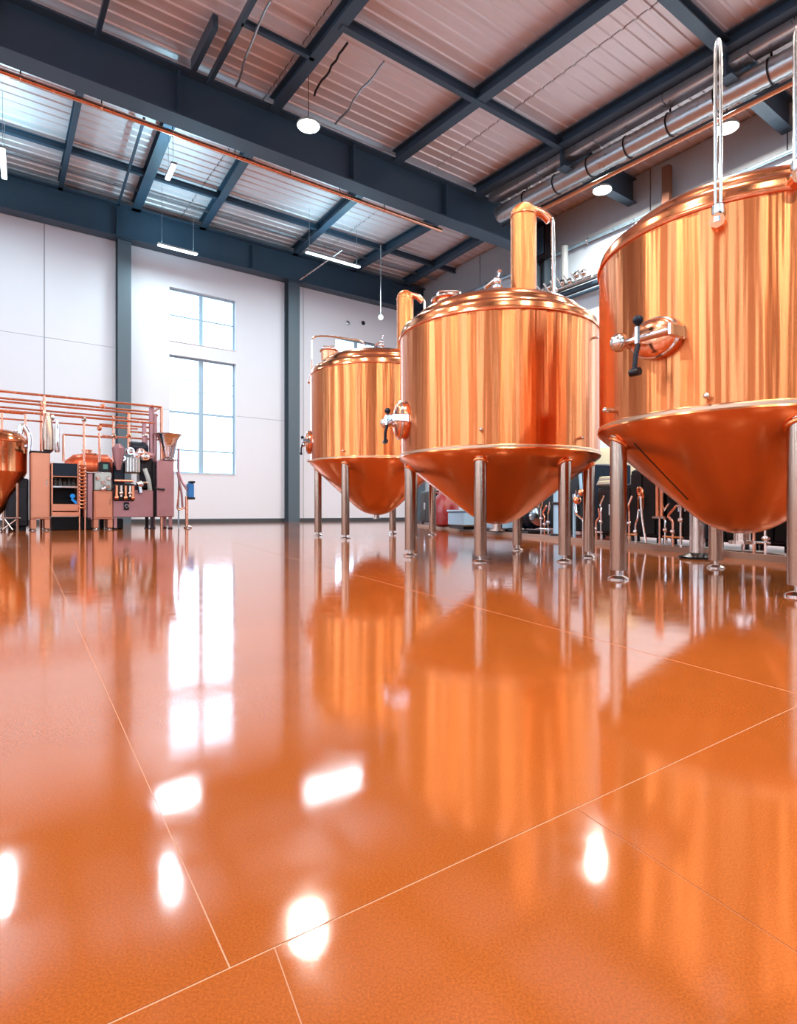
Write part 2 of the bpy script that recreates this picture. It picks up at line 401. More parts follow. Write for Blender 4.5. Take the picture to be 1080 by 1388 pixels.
# right, left and rear wall; their out-of-view windows are added to streak the copper
hr = [(b, b + 1.6, 1.6, 7.6) for b in (-7.6, -3.4, .8)]
wr = struct(holed('wall_right', 'a', A1, A1 + .3, B0 - .3, B1 + .33, 0, ROOFZ + .2, hr, WALLR))
hl = [(b, b + 1.9, 1.4, 8.6) for b in (-7.6, -3.2, 1.2, 5.6, 10.0, 14.4, 18.8)]  # farthest window added to spill light onto the end wall
wl = struct(holed('wall_left', 'a', A0 - .3, A0, B0 - .3, B1 + .33, 0, ROOFZ + .2, hl, WALL))
hk = [(a, a + 1.5, 1.4, 8.4) for a in (-6.2, -2.9, .4, 3.7, 7.0, 10.3, 13.6)]
wk = struct(holed('wall_rear', 'b', B0 - .3, B0, A0, A1, 0, ROOFZ + .2, hk, REARW))
n = 4
for hs, ax, c in ((hr, 'a', A1 + .15), (hl, 'a', A0 - .15), (hk, 'b', B0 - .15)):
    for h in hs:
        window(n, ax, c, h[0], h[1], h[2], h[3], [((h[0] + h[1]) / 2, .04)], [(3.5, .03), (5.4, .03)], 'tall window added out of view to streak the copper'); n += 1
struct(MB().box(A0, A1, B1 - .03, B1, 0, .14).build('baseboard_back', SKIRT, None, rot=AZ, smooth=False))
struct(MB().box(A1 - .03, A1, B0, B1, 0, .14).build('baseboard_right', SKIRT, None, rot=AZ, smooth=False))
# grey eave board band at the head of the right wall, in panels
for k in range(8):
    b0 = B1 - .4 - k * 3.9
    MB().box(A1 - .16, A1, b0 - 3.86, b0, 9.95, ROOFZ, 0).build('eave_panel', EAVE, wr, smooth=False)

# ---- ceiling: deck, sheets, beams
ce = struct(MB().box(A0 - .3, A1 + .3, B0 - .3, B1 + .33, ROOFZ + .10, ROOFZ + .3).build('ceiling', DECK, None, rot=AZ, smooth=False))
prof = []
for k in range(3):
    y = k / 3
    prof += [(y, 0), (y + .20, 0), (y + .225, -.032), (y + .285, -.032), (y + .31, 0)]
prof.append((.994, 0))
spans = [(A0, -.6), (-.6, 6.3), (6.3, 12.0), (12.0, A1)]
for a0, a1 in spans:
    mb = MB(); w = a1 - a0 - .03
    mb.v = [(x, y, z) for x in (0, w) for y, z in prof] + [(x, y, z + .02) for x in (0, w) for y, z in prof]
    m_ = len(prof)
    for i in range(m_ - 1):
        mb.f.append((i, i + 1, m_ + i + 1, m_ + i)); mb.f.append((2 * m_ + i, 3 * m_ + i, 3 * m_ + i + 1, 2 * m_ + i + 1))
    me = mb.mesh('roof_sheet', ROOF, smooth=False)
    for k in range(33):
        b = B1 - (k + 1) * 1.0
        if b < B0 - .9: break
        o = bpy.data.objects.new('roof_sheet', me); COL.objects.link(o); o.parent = ce; o.location = (a0, b, ROOFZ + .058)
def ibeam(name, p, q, z0, depth, width, m=BEAM, tf=.03, tw=.02, parent=None, box=False):
    (ax, ay), (bx, by) = p, q
    L = math.hypot(bx - ax, by - ay); mb = MB()
    if box: mb.box(0, L, -width / 2, width / 2, 0, depth)
    else:
        mb.box(0, L, -width / 2, width / 2, 0, tf).box(0, L, -tw / 2, tw / 2, tf, depth - tf).box(0, L, -width / 2, width / 2, depth - tf, depth)
    return mb.build(name, m, parent or ce, (ax, ay, z0), math.atan2(by - ay, bx - ax), smooth=False)
# main frames along a
ibeam('main_beam', (A0, 14.78), (A1, 14.78), FRAMEZ, LONGZ - FRAMEZ + .1, .55, tf=.05, tw=.06)
ibeam('main_beam', (A0, B1 - .30), (A1, B1 - .30), FRAMEZ, LONGZ - FRAMEZ + .05, .50, tf=.05, tw=.06)
ibeam('main_beam', (A0, -1.4), (A1, -1.4), FRAMEZ, LONGZ - FRAMEZ + .1, .55, tf=.05, tw=.06)
for a in (-3.2, .3, 4.0, 8.9, 12.4):   # web stiffeners of the nearer main beam
    MB().box(a, a + .03, 14.55, 14.78, FRAMEZ + .05, LONGZ).build('web_stiffener', BEAM, ce, smooth=False)
for a in (.3, 4.0, 8.9):
    MB().box(a, a + .03, B1 - .52, B1 - .30, FRAMEZ + .05, LONGZ - .1).build('web_stiffener', BEAM, ce, smooth=False)
def longi(p0, p1, ext_hi=None, ext_lo=None, depth=.32, width=.22, z=LONGZ, name='roof_beam', box=False):
    P, Q = Vector(hab(*p0, z)), Vector(hab(*p1, z))
    d = (Q - P)
    if ext_hi is not None: P = P + d * ((ext_hi - P.y) / d.y)
    if ext_lo is not None: Q = Q + d * ((ext_lo - Q.y) / d.y)
    return ibeam(name, P, Q, z, depth, width, box=box)
# front bay
longi((380, 140), (490, 0), 14.6, B0, .34, .26)
longi((545, 215), (840, 0), 14.6, B0, .34, .28)
longi((650, 265), (1080, 15), 14.6, B0, .34, .34)
longi((275, 130), (345, 0), 14.6, B0, .16, .10, name='roof_rail', box=True)
longi((262, 98), (292, 38), depth=.30, width=.12, name='hanger_bracket', box=True)
longi((135, 38), (145, 0), 14.6, B0, .12, .10, name='roof_rail', box=True)
# cross purlins
M4 = lambda b: to_ab(*[0, 0]) 
def line_a_at_b(p0, p1, b, z=LONGZ):
    P, Q = Vector(hab(*p0, z)), Vector(hab(*p1, z)); return P.x + (Q.x - P.x) * ((b - P.y) / (Q.y - P.y))
for b, w in ((11.2, .16), (6.65, .26), (1.9, .2)):
    am = line_a_at_b((650, 265), (1080, 15), b); a2 = line_a_at_b((380, 140), (490, 0), b)
    ibeam('roof_purlin', (a2 if b > 8 else A0, b), (am, b), LONGZ - .02, .26, w)
    if b > 3: ibeam('eave_beam', (am, b), (A1 - .16, b), LONGZ - .55, .80, .30, tf=.03, tw=.05)
a1r = line_a_at_b((275, 130), (345, 0), 12.4); ibeam('roof_purlin', (a1r, 12.4), (line_a_at_b((380, 140), (490, 0), 12.4), 12.4), LONGZ, .14, .10)
# back bay
for p, q, wdt in (((80, 265), (113, 110), .14), ((172, 318), (232, 165), .30), ((270, 318), (345, 200), .24), ((395, 350), (500, 255), .26), ((490, 362), (625, 285), .24), ((545, 390), (690, 305), .26)):
    longi(p, q, B1 - .3, 14.9, .34, wdt)
longi((160, 280), (195, 165), B1 - .4, 17, .10, .06, name='roof_rail', box=True)
ibeam('roof_purlin', (A0, 19.95), (A1, 19.95), LONGZ + .08, .2, .12)
ibeam('roof_purlin', (A0, 16.9), (A1, 16.9), LONGZ + .22, .08, .05, m=GALV)
ibeam('roof_purlin', (A0, 21.3), (A1, 21.3), LONGZ + .20, .09, .06, m=GALV)
# wall columns (children of the end wall) with knee plates
for (c0, c1) in (colA, colB, (A1 - .5, A1 - .15)):
    mb = MB().box(c0, c1, B1 - .42, B1 - .385, 0, FRAMEZ).box(c0, c1, B1 - .05, B1 - .012, 0, FRAMEZ).box((c0 + c1) / 2 - .04, (c0 + c1) / 2 + .04, B1 - .39, B1 - .04, 0, FRAMEZ)
    mb.build('steel_column', COLUMNP, wb, smooth=False)
    MB().box(c0 - .05, c1 + .05, B1 - .5, B1 - .3, FRAMEZ - .05, FRAMEZ + .02).build('cap_plate', BEAM, wb, smooth=False)
for b in (14.78, -1.4):
    MB().box(A1 - .45, A1 - .01, b - .18, b - .14, 0, FRAMEZ).box(A1 - .45, A1 - .01, b + .14, b + .18, 0, FRAMEZ).box(A1 - .25, A1 - .2, b - .15, b + .15, 0, FRAMEZ).build('steel_column', COLUMNP, wr, smooth=False)
MB().tube([(cb + .1, B1 - .42, FRAMEZ - .02), (cb + 1.4, B1 - 1.9, LONGZ)], .03, 6).build('brace_rod', GALV, wb)

# ================================================================ LAMPS
def high_bay(a, b, z, label, group=None, power=1.0):
    t = thing('high_bay_lamp', label, 'lamp', uv(a, b, z), AZ, group)
    MB().lathe([(.275, 0), (.285, .02), (.27, .06), (.10, .09), (.06, .16), (.0, .16)], n=28).build('housing', GREYBOX, t)
    MB().lathe([(.0, -.012), (.265, -.012), (.27, .0), (.0, .0)], n=28).build('diffuser', LAMP_EMIT, t)
    MB().cyl((0, 0, .16), (0, 0, LONGZ + .3 - z), .012, n=6).build('suspension_rod', DARKMET, t)
    ld = bpy.data.lights.new('lamp_light', 'AREA'); ld.shape = 'DISK'; ld.size = .5; ld.energy = HIGH_BAY_POWER * power; ld.color = (1.0, .93, .84)
    lo = bpy.data.objects.new('lamp_light', ld); COL.objects.link(lo); lo.parent = t; lo.location = (0, 0, -.03)
    return t
def lamp_px(px, py, z):
    return hab(px, py, z)
high_bay(*lamp_px(418, 171, 9.9), 9.9, 'round lit high-bay lamp hanging just before the big dark roof beam')
high_bay(*lamp_px(816, 258, 10.2), 10.2, 'round lit lamp above the middle tank, beside the silver duct', power=1.9)
high_bay(*lamp_px(985, 174, 10.2), 10.2, 'round lit lamp glowing behind the twin steel pipe of the nearest tank', power=1.9)
for a, b in ((16.5, 3.0), (16.5, -3.0), (16.5, -7), (6.9, 4.2), (6.9, -3.4), (6.9, -8), (-1.5, 8.6), (-1.5, 3.6), (-1.5, -3.2), (-1.5, -6.0), (11.2, 1.0), (11.2, -5.5), (2.6, 1.6), (2.6, -3.8), (-5.5, 12), (-5.2, 5.5)):  # unseen lamps added for interior fill and streaks down the tanks
    high_bay(a, b, 9.9, 'round high-bay lamp added out of view over the near half of the hall for fill light', 'added fill lamps over the near half of the hall')
def tube_lamp(p0, p1, z, label, wires=True, e=1.0):
    (ax, ay), (bx, by) = p0, p1; L = math.hypot(bx - ax, by - ay); an = math.atan2(by - ay, bx - ax)
    cx, cy = (ax + bx) / 2, (ay + by) / 2
    t = thing('tube_lamp', label, 'lamp', uv(cx, cy, z), AZ + an)
    MB().box(-L / 2, L / 2, -.075, .075, .0, .06, .01).build('housing', GALV, t)
    MB().box(-L / 2 + .02, L / 2 - .02, -.065, .065, -.035, -.001, .012).build('diffuser', TUBE_EMIT, t)
    for x in (-L / 2 + .15, L / 2 - .15):
        MB().cyl((x, 0, .06), (x, 0, ROOFZ - .02 - z), .008, n=5).build('suspension_wire', GALV, t)
    ld = bpy.data.lights.new('tube_light', 'AREA'); ld.shape = 'RECTANGLE'; ld.size = L; ld.size_y = .13; ld.energy = TUBE_POWER * e; ld.color = (.70, .93, 1.0)
    lo = bpy.data.objects.new('tube_light', ld); COL.objects.link(lo); lo.parent = t; lo.location = (0, 0, -.05)
    lu = bpy.data.lights.new('tube_uplight', 'AREA'); lu.shape = 'RECTANGLE'; lu.size = L; lu.size_y = .1; lu.energy = TUBE_POWER * e * .45; lu.color = (.42, .84, 1.0)
    lo = bpy.data.objects.new('tube_uplight', lu); COL.objects.link(lo); lo.parent = t; lo.location = (0, 0, .075); lo.rotation_euler = (PI, 0, 0)
    return t
def tube_px(x0, x1, y0, b, label, **k):
    p0, p1 = (a_at(x0, b), b), (a_at(x1, b), b); return tube_lamp(p0, p1, zb(x0, y0, b), label, **k)
tube_px(213, 268, 331, 20.6, 'lit linear lamp hanging above the stacked windows')
tube_px(414, 488, 341, 19.0, 'lit linear lamp hanging over the wall column behind the tanks')
P, Q = Vector(hab(6, 242, 9.8)), Vector(hab(3, 200, 9.8))
tube_lamp(P, Q, 9.8, 'lit linear lamp at the edge of the photo, seen end-on above the left machines')
P = Vector(hab(236, 222, 9.9)); tube_lamp(P, P + Vector((.05, .9)), 9.9, 'short lit lamp on thin wires under the ribbed roof', e=.8)
# small pendant bulb before the end wall
Zp = dist_b(516, 19.5); zp = z_at(430, Zp); ap = a_at(516, 19.5)
t = thing('pendant_lamp', 'small white pendant bulb on a cord beside the far tank column', 'lamp', uv(ap, 19.5, zp), AZ)
MB().ball((0, 0, 0), .11, 14).build('bulb', emit('pendant_glow', (.85, .95, 1), 3.0), t)
MB().cyl((0, 0, .1), (0, 0, .22), .04, .03, 10).build('socket', GALV, t)
MB().cyl((0, 0, .22), (0, 0, LONGZ - zp + .05), .022, n=6).build('cord', GALV, t)

# ================================================================ PIPES AND DUCTS UNDER THE ROOF
def roofline(p, q, z, b_hi=None, b_lo=None):
    P, Q = Vector(hab(*p, z)), Vector(hab(*q, z)); d = Q - P
    P2 = P + d * ((b_hi - P.y) / d.y) if b_hi is not None else P
    Q2 = Q + d * ((b_lo - Q.y) / d.y) if b_lo is not None else Q
    return P2, Q2
P, Q = Vector((14.45, 14.2)), Vector((15.15, -4))
L = (Q - P).length; an = math.atan2(Q.y - P.y, Q.x - P.x)
t = thing('round_duct', 'silver ribbed round ventilation duct running below the roof beam beside the side wall', 'duct', uv(P.x, P.y, 10.45), AZ + an)
x = 0; k = 0
while x < L - .1:
    s = min(1.18, L - x)
    pr = []
    nn = 12
    for i in range(nn + 1):
        pr.append((.27 + (.012 if i % 2 else 0), x + s * i / nn))
    MB().lathe(pr, (0, 0, 0), (1, 0, 0), 18).build('duct_section', GALV, t)
    MB().ring((x + s, 0, 0), .285, .02, (1, 0, 0), 18, 6).build('duct_collar', DARKMET, t)
    if k % 2 == 0: MB().box(x + s - .02, x + s + .02, -.015, .015, .27, ROOFZ - 10.47).build('strap', DARKMET, t)
    x += s; k += 1
P, Q = Vector((14.12, 14.2)), Vector((14.75, -4))
L = (Q - P).length; an = math.atan2(Q.y - P.y, Q.x - P.x)
t = thing('flat_duct', 'flat galvanised duct tray lying between the dark roof beam and the round duct', 'duct', uv(P.x, P.y, 10.76), AZ + an)
for k in range(int(L / 2) + 1):
    x0, x1 = 2.0 * k, min(2.0 * k + 1.98, L)
    if x1 - x0 > .1: MB().box(x0, x1, -.20, .20, 0, .22, .01).build('duct_section', GALV, t)
P, Q = Vector((15.02, 14.2)), Vector((15.65, -4))
o = MB().tube([(P.x, P.y, 0), (Q.x, Q.y, 0)], .075, 10).build('insulated_pipe', mat('orange_pipe_lagging', 'D08A62', .5, .3, .12, 3), None, (0, 0, 10.3), AZ)
tag(o, 'copper-coloured lagged pipe running beneath the silver duct', 'pipe')
P, Q = Vector((14.60, 14.2)), Vector((15.30, -4))
o = MB().tube([(P.x, P.y, 0), (Q.x, Q.y, 0)], .035, 8).build('conduit', DARKMET, None, (0, 0, 10.12), AZ)
tag(o, 'thin black conduit running along the underside of the silver duct', 'pipe')
# wall pipe below eave board
o = MB().tube([(A1 - .22, B1 - .6, 0), (A1 - .22, B0 + .4, 0)], .06, 10).build('wall_pipe', mat('pale_blue_pipe', 'A9C9DA', .3, .6), None, (0, 0, 9.9), AZ)
tag(o, 'long pale pipe running along the side wall under the grey eave boards', 'pipe')
for k, b in enumerate((17.9, 12.9)):
    MB().ring((A1 - .22, b, 0), .085, .03, (0, 1, 0), 14, 6).build('pipe_clamp', GALV, o)
# copper conduit under back bay
P = (a_at(-60, 16.2), 16.2); Q = (a_at(598, 16.2), 16.2); zc = zb(230, 179, 16.2)
o = MB().tube([(P[0], 16.2, 0), (Q[0], 16.2, 0)], .07, 10).build('copper_conduit', COPPER_PIPE, None, (0, 0, zc), AZ)
tag(o, 'long pinkish copper pipe running behind the big roof beam', 'pipe')
for k in range(7):
    a = P[0] + 1.2 + k * 1.7
    MB().cyl((a, 16.2, .05), (a, 16.2, LONGZ - zc + .3), .015, n=6).build('hanger_rod', DARKMET, o)
    MB().ring((a, 16.2, 0), .075, .014, (1, 0, 0), 12, 6).build('pipe_clamp', COPPER_PIPE, o)
# thin wires along front bay roof
for (p, q) in (((320, 118), (365, 0)), ((425, 130), (470, 60)), ((455, 170), (520, 85))):
    P, Q = Vector(hab(*p, 10.95)), Vector(hab(*q, 10.95))
    pts = [(P.x + (Q.x - P.x) * i / 10 + random.uniform(-.03, .03), P.y + (Q.y - P.y) * i / 10, random.uniform(-.03, .03)) for i in range(11)]
    o = MB().tube(pts, .028, 6).build('cable_run', GALV if p[0] != 425 else DARKMET, None, (0, 0, 10.98), AZ)
    tag(o, {320: 'silver cable run hanging next to the thin black rail above the big roof beam', 425: 'thin black cable run under the pink roof sheets', 455: 'thin pale cable run under the pink roof sheets behind the round lamp'}[p[0]], 'cable')
# dark pipes and valve cluster seen over the middle tank, on the right wall
bq = b_at(800, A1)
o = thing('pipe_bundle', 'bundle of dark blue pipes along the side wall above the middle tank', 'pipe', uv(A1 - .35, bq, zb(800, 392, bq)), AZ)
Zq = dist_a(800, A1); zq = z_at(392, Zq); o.location.z = zq
for i, dz in enumerate((0, .22, -.2)):
    MB().cyl((0, 2.6, dz), (0, -9, dz), .10 - .02 * i, n=12).build('pipe', BEAM if i != 1 else GALV, o)
Zv = dist_a(765, A1 - .5); bv = b_at(765, A1 - .5)
t = thing('valve_manifold', 'cluster of small steel valves on the side wall over the middle tank', 'valve', uv(A1 - .5, bv, z_at(386, Zv)), AZ)
MB().cyl((0, 0, 0), (0, 0, 9.9 - z_at(386, Zv)), .13, n=12).build('drop_pipe', GREYBOX, t)
for k in range(7):
    y = -.9 + k * .3; MB().ball((-.1, y, random.uniform(-.12, .15)), .12, 10).cyl((-.1, y, -.1), (-.3, y + .1, .2), .035, n=6).build('valve', STEEL, t)
MB().cyl((-.05, -1.2, -.1), (-.05, 1.1, -.1), .07, n=10).build('header', STEEL, t)
# wall boxes and dark bracket above
bb = b_at(735, A1 - .4)
t = thing('junction_box', 'dark wall box high on the side wall behind the tank column', 'box', uv(A1 - .60, bb, z_at(352, dist_a(735, A1 - .4))), AZ)
MB().box(-.2, .17, -.5, .4, -.1, 1.1, .02).build('casing', DARKMET, t); MB().box(-.225, -.2, -.4, .3, 0, 1.0, .005).build('lid', BEAM, t)
bb = b_at(905, A1 - .4)
t = thing('wall_post', 'short brown upright on the eave above the nearest tank', 'post', uv(A1 - .45, bb, 9.72), AZ)
MB().box(-.1, .1, -.12, .12, 0, 1.25, .01).build('upright', mat('rust_brown_steel', '7A4E3A', .5, .4), t)
MB().lathe([(.16, -.12), (.2, 0), (.16, .12)], (0.05, .2, -.02), n=12).build('bracket', GALV, t)

# ================================================================ COPPER TANKS
def arc(cx, cz, r, a0, a1, k): return [(cx + r * math.cos(math.radians(a0 + (a1 - a0) * i / k)), cz + r * math.sin(math.radians(a0 + (a1 - a0) * i / k))) for i in range(k + 1)]
def hatch(t, th, z, R, w, h, m, handle=True, big=False, tilt=0.0, label=None):
    """oval side manway: local frame x outwards, y round the tank"""
    e = bpy.data.objects.new('side_hatch', None); COL.objects.link(e); e.parent = t
    e.location = (R * math.cos(th), R * math.sin(th), z); e.rotation_euler = (tilt, 0, th)
    if label: e['label'] = label
    pr = [(w * 1.0, -.05), (w * 1.0, .035), (w * .97, .05), (w * .90, .06), (w * .6, .075), (w * .25, .082), (.0, .084)]
    MB().lathe(pr, (0, 0, 0), (1, 0, 0), 36, h / w).build('door', m, e)
    MB().ring((.03, 0, 0), w, .012, (1, 0, 0), 36, 8, h / w).build('rim', STEEL, e)
    MB().cyl((.10, -w * 1.12, 0), (.10, w * 1.05, 0), .016, n=10).build('cross_bar', CHROME, e)
    MB().box(-.02, .125, w * 1.0, w * 1.12, -.035, .035, .012).build('hinge', CHROME, e)
    MB().ball((.12, -w * 1.14, 0), .05, 14).cyl((0, -w * 1.14, 0), (.1, -w * 1.14, 0), .022, n=10).build('clamp_knob', STEEL, e)
    MB().box(.07, .15, -w * .30, -w * .06, -.045, .055, .008).build('handle_block', CHROME, e)
    MB().ball((.13, -w * .20, .085), .028, 10).build('ball_nut', NAVY, e)
    MB().tube([(.13, -w * .18, -.03), (.15, -w * .2, -.10), (.15, -w * .26, -.175)], .013, 8).cyl((.15, -w * .42, -.185), (.15, -w * .02, -.185), .021, n=10).build('handle', DARKMET, e)
    return e
def tank(c, R, zr, zs, ztip, legs, label, hatch_th, hatch_z, hatch_wh, ports, column=None, column_h=1.0, ctop=None, dome_h=None):
    t = thing('copper_tank', label, 'tank', (c[0], c[1], 0), 0, None)
    g = R * .055
    MB().lathe([(R, zr + .03), (R, zs)], n=96, cap=False).build('shell', COPPER, t)
    dh = dome_h or .36 * R
    # shouldered dome: outer roundover, step, shallow crown
    pr = [(R, zs), (R + .006, zs + .015), (R, zs + .03)]
    pr += [(R - .10 * R * (1 - math.cos(math.radians(q))), zs + .03 + .095 * R * math.sin(math.radians(q))) for q in (15, 30, 45, 60, 75, 90)]
    z1 = zs + .03 + .095 * R; r1 = .90 * R
    pr += [(r1 - .012, z1 + .004), (r1 - .022, z1 + .016)]
    r2 = r1 - .022; H = zs + dh - z1
    pr += [(r2 * math.cos(math.radians(q)), z1 + .016 + H * math.sin(math.radians(q)) ** 1.0) for q in range(6, 91, 6)]
    MB().lathe(pr, n=96, cap=False).build('dome', COPPER_DOME, t)
    MB().ring((0, 0, zs), R + .002, .011, n=96).build('seam_ring', COPPER_PLAIN, t)
    MB().lathe([(R + .003, zr - .002), (R + .009, zr + .004), (R + .009, zr + .020), (R + .003, zr + .026)], n=96, cap=False).build('rim_band', SILVER_BAND, t)
    # rounded knuckle then cone, rounded spout
    rt = .32 * R; zc0 = zr; dz = zr - ztip
    pc = [(R, zc0 + .03), (R + .012, zc0 - .006), (R + .004, zc0 - .022)]
    n_ = 12
    for i in range(1, n_ + 1):
        u = i / n_; r = R * (1 - .68 * u); pc.append((r, zc0 - .022 - (dz - .13 * R - .022) * (u ** .97)))
    zl = pc[-1][1]
    for q in (.12, .25, .4, .55, .7, .85, 1.0):      # rounded nose, tangent to the cone
        pc.append((rt * (1 - q), zl - .13 * R * (1 - (1 - q) ** 2)))
    MB().lathe(pc, n=96, cap=False).build('cone', COPPER_CONE, t)
    MB().cyl((0, 0, ztip - .05), (0, 0, ztip + .05), .045, n=16).lathe([(.045, 0), (.07, .0), (.07, .02), (.045, .02)], (0, 0, ztip - .06), n=16).build('outlet', STEEL, t)
    for (lx, ly, lr) in legs:
        rr = math.hypot(lx, ly)
        f = (1 - rr / R) / .68; ztop = zr - .022 - (zr - ztip - .13 * R - .022) * f ** .97 + .05
        lg = MB().cyl((lx, ly, .055), (lx, ly, ztop), lr, n=14).build('leg', STEEL_LEG, t)
        MB().cyl((lx, ly, .02), (lx, ly, .06), lr * .35, n=10).lathe([(lr * 1.25, 0), (lr * 1.25, .008), (lr * .9, .018), (lr * .4, .026)], (lx, ly, 0), n=20).build('foot', STEEL, lg)
        d = Vector((lx, ly, 0)).normalized()
        MB().ring((lx, ly, ztop - .055), lr * 1.05, lr * .28, (d.x * .6, d.y * .6, -1), 20, 8).build('collar', COPPER_CONE, lg)
    hatch(t, hatch_th, hatch_z, R, hatch_wh[0], hatch_wh[1], COPPER_PLAIN, label='oval copper side hatch with chrome clamp bar')
    for th, z, s in ports:
        d = Vector((math.cos(th), math.sin(th), 0)); p = d * R + Vector((0, 0, z))
        MB().cyl(p, p + d * .035 * s, .014 * s, n=12).ball(tuple(p + d * .040 * s), .016 * s, 10).build('sample_port', STEEL, t)
    return t
def polar(th, r): return (r * math.cos(th), r * math.sin(th))
def on_circle(c, r, px, near=True):
    k = ray(px); A = k * k + 1; B = -2 * (k * c[0] + c[1]); C = c[0] ** 2 + c[1] ** 2 - r * r
    D = B * B - 4 * A * C
    if D < 0: Z = -B / (2 * A)
    else: Z = (-B - math.sqrt(D) * (1 if near else -1)) / (2 * A)
    x, y = k * Z - c[0], Z - c[1]; s = r / math.hypot(x, y) if D < 0 else 1
    return x * s, y * s, Z
def port(c, R, px, py, s=1.0):
    x, y, Z = on_circle(c, R, px); return (math.atan2(y, x), z_at(py, Z), s)
def leg_list(c, r, spec, lr):
    return [on_circle(c, r, px, near)[:2] + (lr,) for px, near in spec]
def vapour_column(t, c, px, h0, h1, r, label=None):
    """c: offset of the column from the tank axis"""
    e = bpy.data.objects.new('vapour_column', None); COL.objects.link(e); e.parent = t; e.location = (c[0], c[1], h0)
    H = h1 - h0
    MB().lathe([(r, 0), (r, H - r * .95)] + [(r * math.cos(math.radians(q)), H - r * .95 + r * .95 * math.sin(math.radians(q))) for q in (15, 30, 45, 60, 75, 90)], n=36, cap=False).build('pipe_body', COPPER, e)
    MB().ring((0, 0, .03), r * 1.04, .014, n=36).build('base_ring', COPPER_PLAIN, e)
    MB().ring((0, 0, H - r * 1.05), r * 1.01, .006, n=36).build('cap_seam', COPPER_PLAIN, e)
    for q in (200, 330):
        v = polar(math.radians(q), r + .03); MB().ball((v[0], v[1], .10), .035, 12).cyl((v[0] * .8, v[1] * .8, .1), (v[0], v[1], .1), .02, n=8).build('cap_nut', COPPER_PLAIN, e)
    MB().tube([(r * .6, 0, H - r * .35), (r * 1.55, 0, H - r * .5), (r * 2.3, 0, H - r * 1.2), (r * 2.35, 0, H * .5), (r * 2.4, 0, -.03)], r * .16, 12, .1).build('return_pipe', STEEL, e)
    MB().tube([(r * .7, 0, H - r * .55), (r * 1.5, 0, H - r * .75), (r * 2.05, 0, H - r * 1.35)], r * .34, 12, .05).build('elbow', COPPER_PLAIN, e)
    MB().lathe([(.03, 0), (.045, .01), (.045, .03), (.03, .04)], (r * 2.4, 0, .03), n=14).build('flange', STEEL, e)
    return e
def dome_top(t, spots):
    for kind, x, y, z in spots:
        if kind == 'hatch':
            h = bpy.data.objects.new('top_hatch', None); COL.objects.link(h); h.parent = t; h.location = (x, y, z)
            MB().lathe([(.12, -.25), (.13, .02), (.15, .025), (.15, .04), (.11, .06), (.0, .075)], n=28).build('lid', COPPER_PLAIN, h)
            MB().ring((0, 0, .03), .152, .010, n=28).build('rim', STEEL, h)
            MB().tube([(-.10, 0, .05), (-.10, 0, .11), (.10, 0, .11), (.10, 0, .05)], .01, 8, .03).build('handle', CHROME, h)
        else:
            h = bpy.data.objects.new('relief_valve', None); COL.objects.link(h); h.parent = t; h.location = (x, y, z)
            MB().cyl((0, 0, -.1), (0, 0, .08), .022, n=10).lathe([(.04, 0), (.05, .01), (.05, .03), (.04, .04)], (0, 0, .02), n=12).build('stem', STEEL, h)
            MB().ball((0, 0, .10), .04, 10).cyl((-.03, 0, .10), (-.11, .02, .04), .018, n=8).cyl((0, 0, .12), (.02, 0, .19), .012, n=6).ball((.02, 0, .19), .022, 8).build('valve_body', CHROME, h)
# --- middle tank
cM = (.907, 5.42); RM = .893
tM = tank(cM, RM, .895, 1.968, .285, leg_list(cM, .80, [(556, True), (651, True), (765, True), (799, True), (701, False)], .050),
     'middle copper conical tank with a tall domed copper column rising off its top', math.radians(193), z_at(572, 5.3), (.15, .16),
     [port(cM, RM, 653, 583), port(cM, RM, 785, 594, .8), port(cM, RM, 805, 458, .7)])
o_ = (710 - 540) / FPX * 5.45 - cM[0]
vapour_column(tM, (o_, .05), 710, 2.24, z_at(276, 5.47), .118)
xh = ray(608) * 5.3 - cM[0]; dome_top(tM, [('hatch', xh, -.15, 2.26), ('valve', ray(674) * 5.4 - cM[0], 0, 2.42)])
# --- nearest tank
cR = (2.047, 3.518); RR = .806
tR = tank(cR, RR, .90, 1.905, .27, leg_list(cR, .74, [(838, True), (1082, True), (970, False), (1160, True)], .048),
     'nearest and largest-looking copper conical tank with twin steel pipes over its dome', on_circle(cR, RR, 892)[1] and math.atan2(*reversed(on_circle(cR, RR, 892)[:2])), z_at(484, 3.45), (.132, .10),
     [port(cR, RR, 960, 538), port(cR, RR, 830, 556, 1.1)])
def cone_line(t, c, R, zr, ztip, th, f0, f1):
    a, b = [], []
    for f, L_ in ((f0, a), (f1, a)):
        r = R * (1 - .68 * f); z = zr - .022 - (zr - ztip - .13 * R - .022) * f ** .97
        L_.append((r * math.cos(th), r * math.sin(th), z))
    MB().tube(a, .004, 6).build('weld_seam', DARKMET, t)
thw = math.atan2(*reversed(on_circle(cR, RR * .62, 905)[:2])) 
cone_line(tR, cR, RR, .90, .27, thw, .16, .30); cone_line(tR, cR, RR, .90, .27, thw, .28, .80)
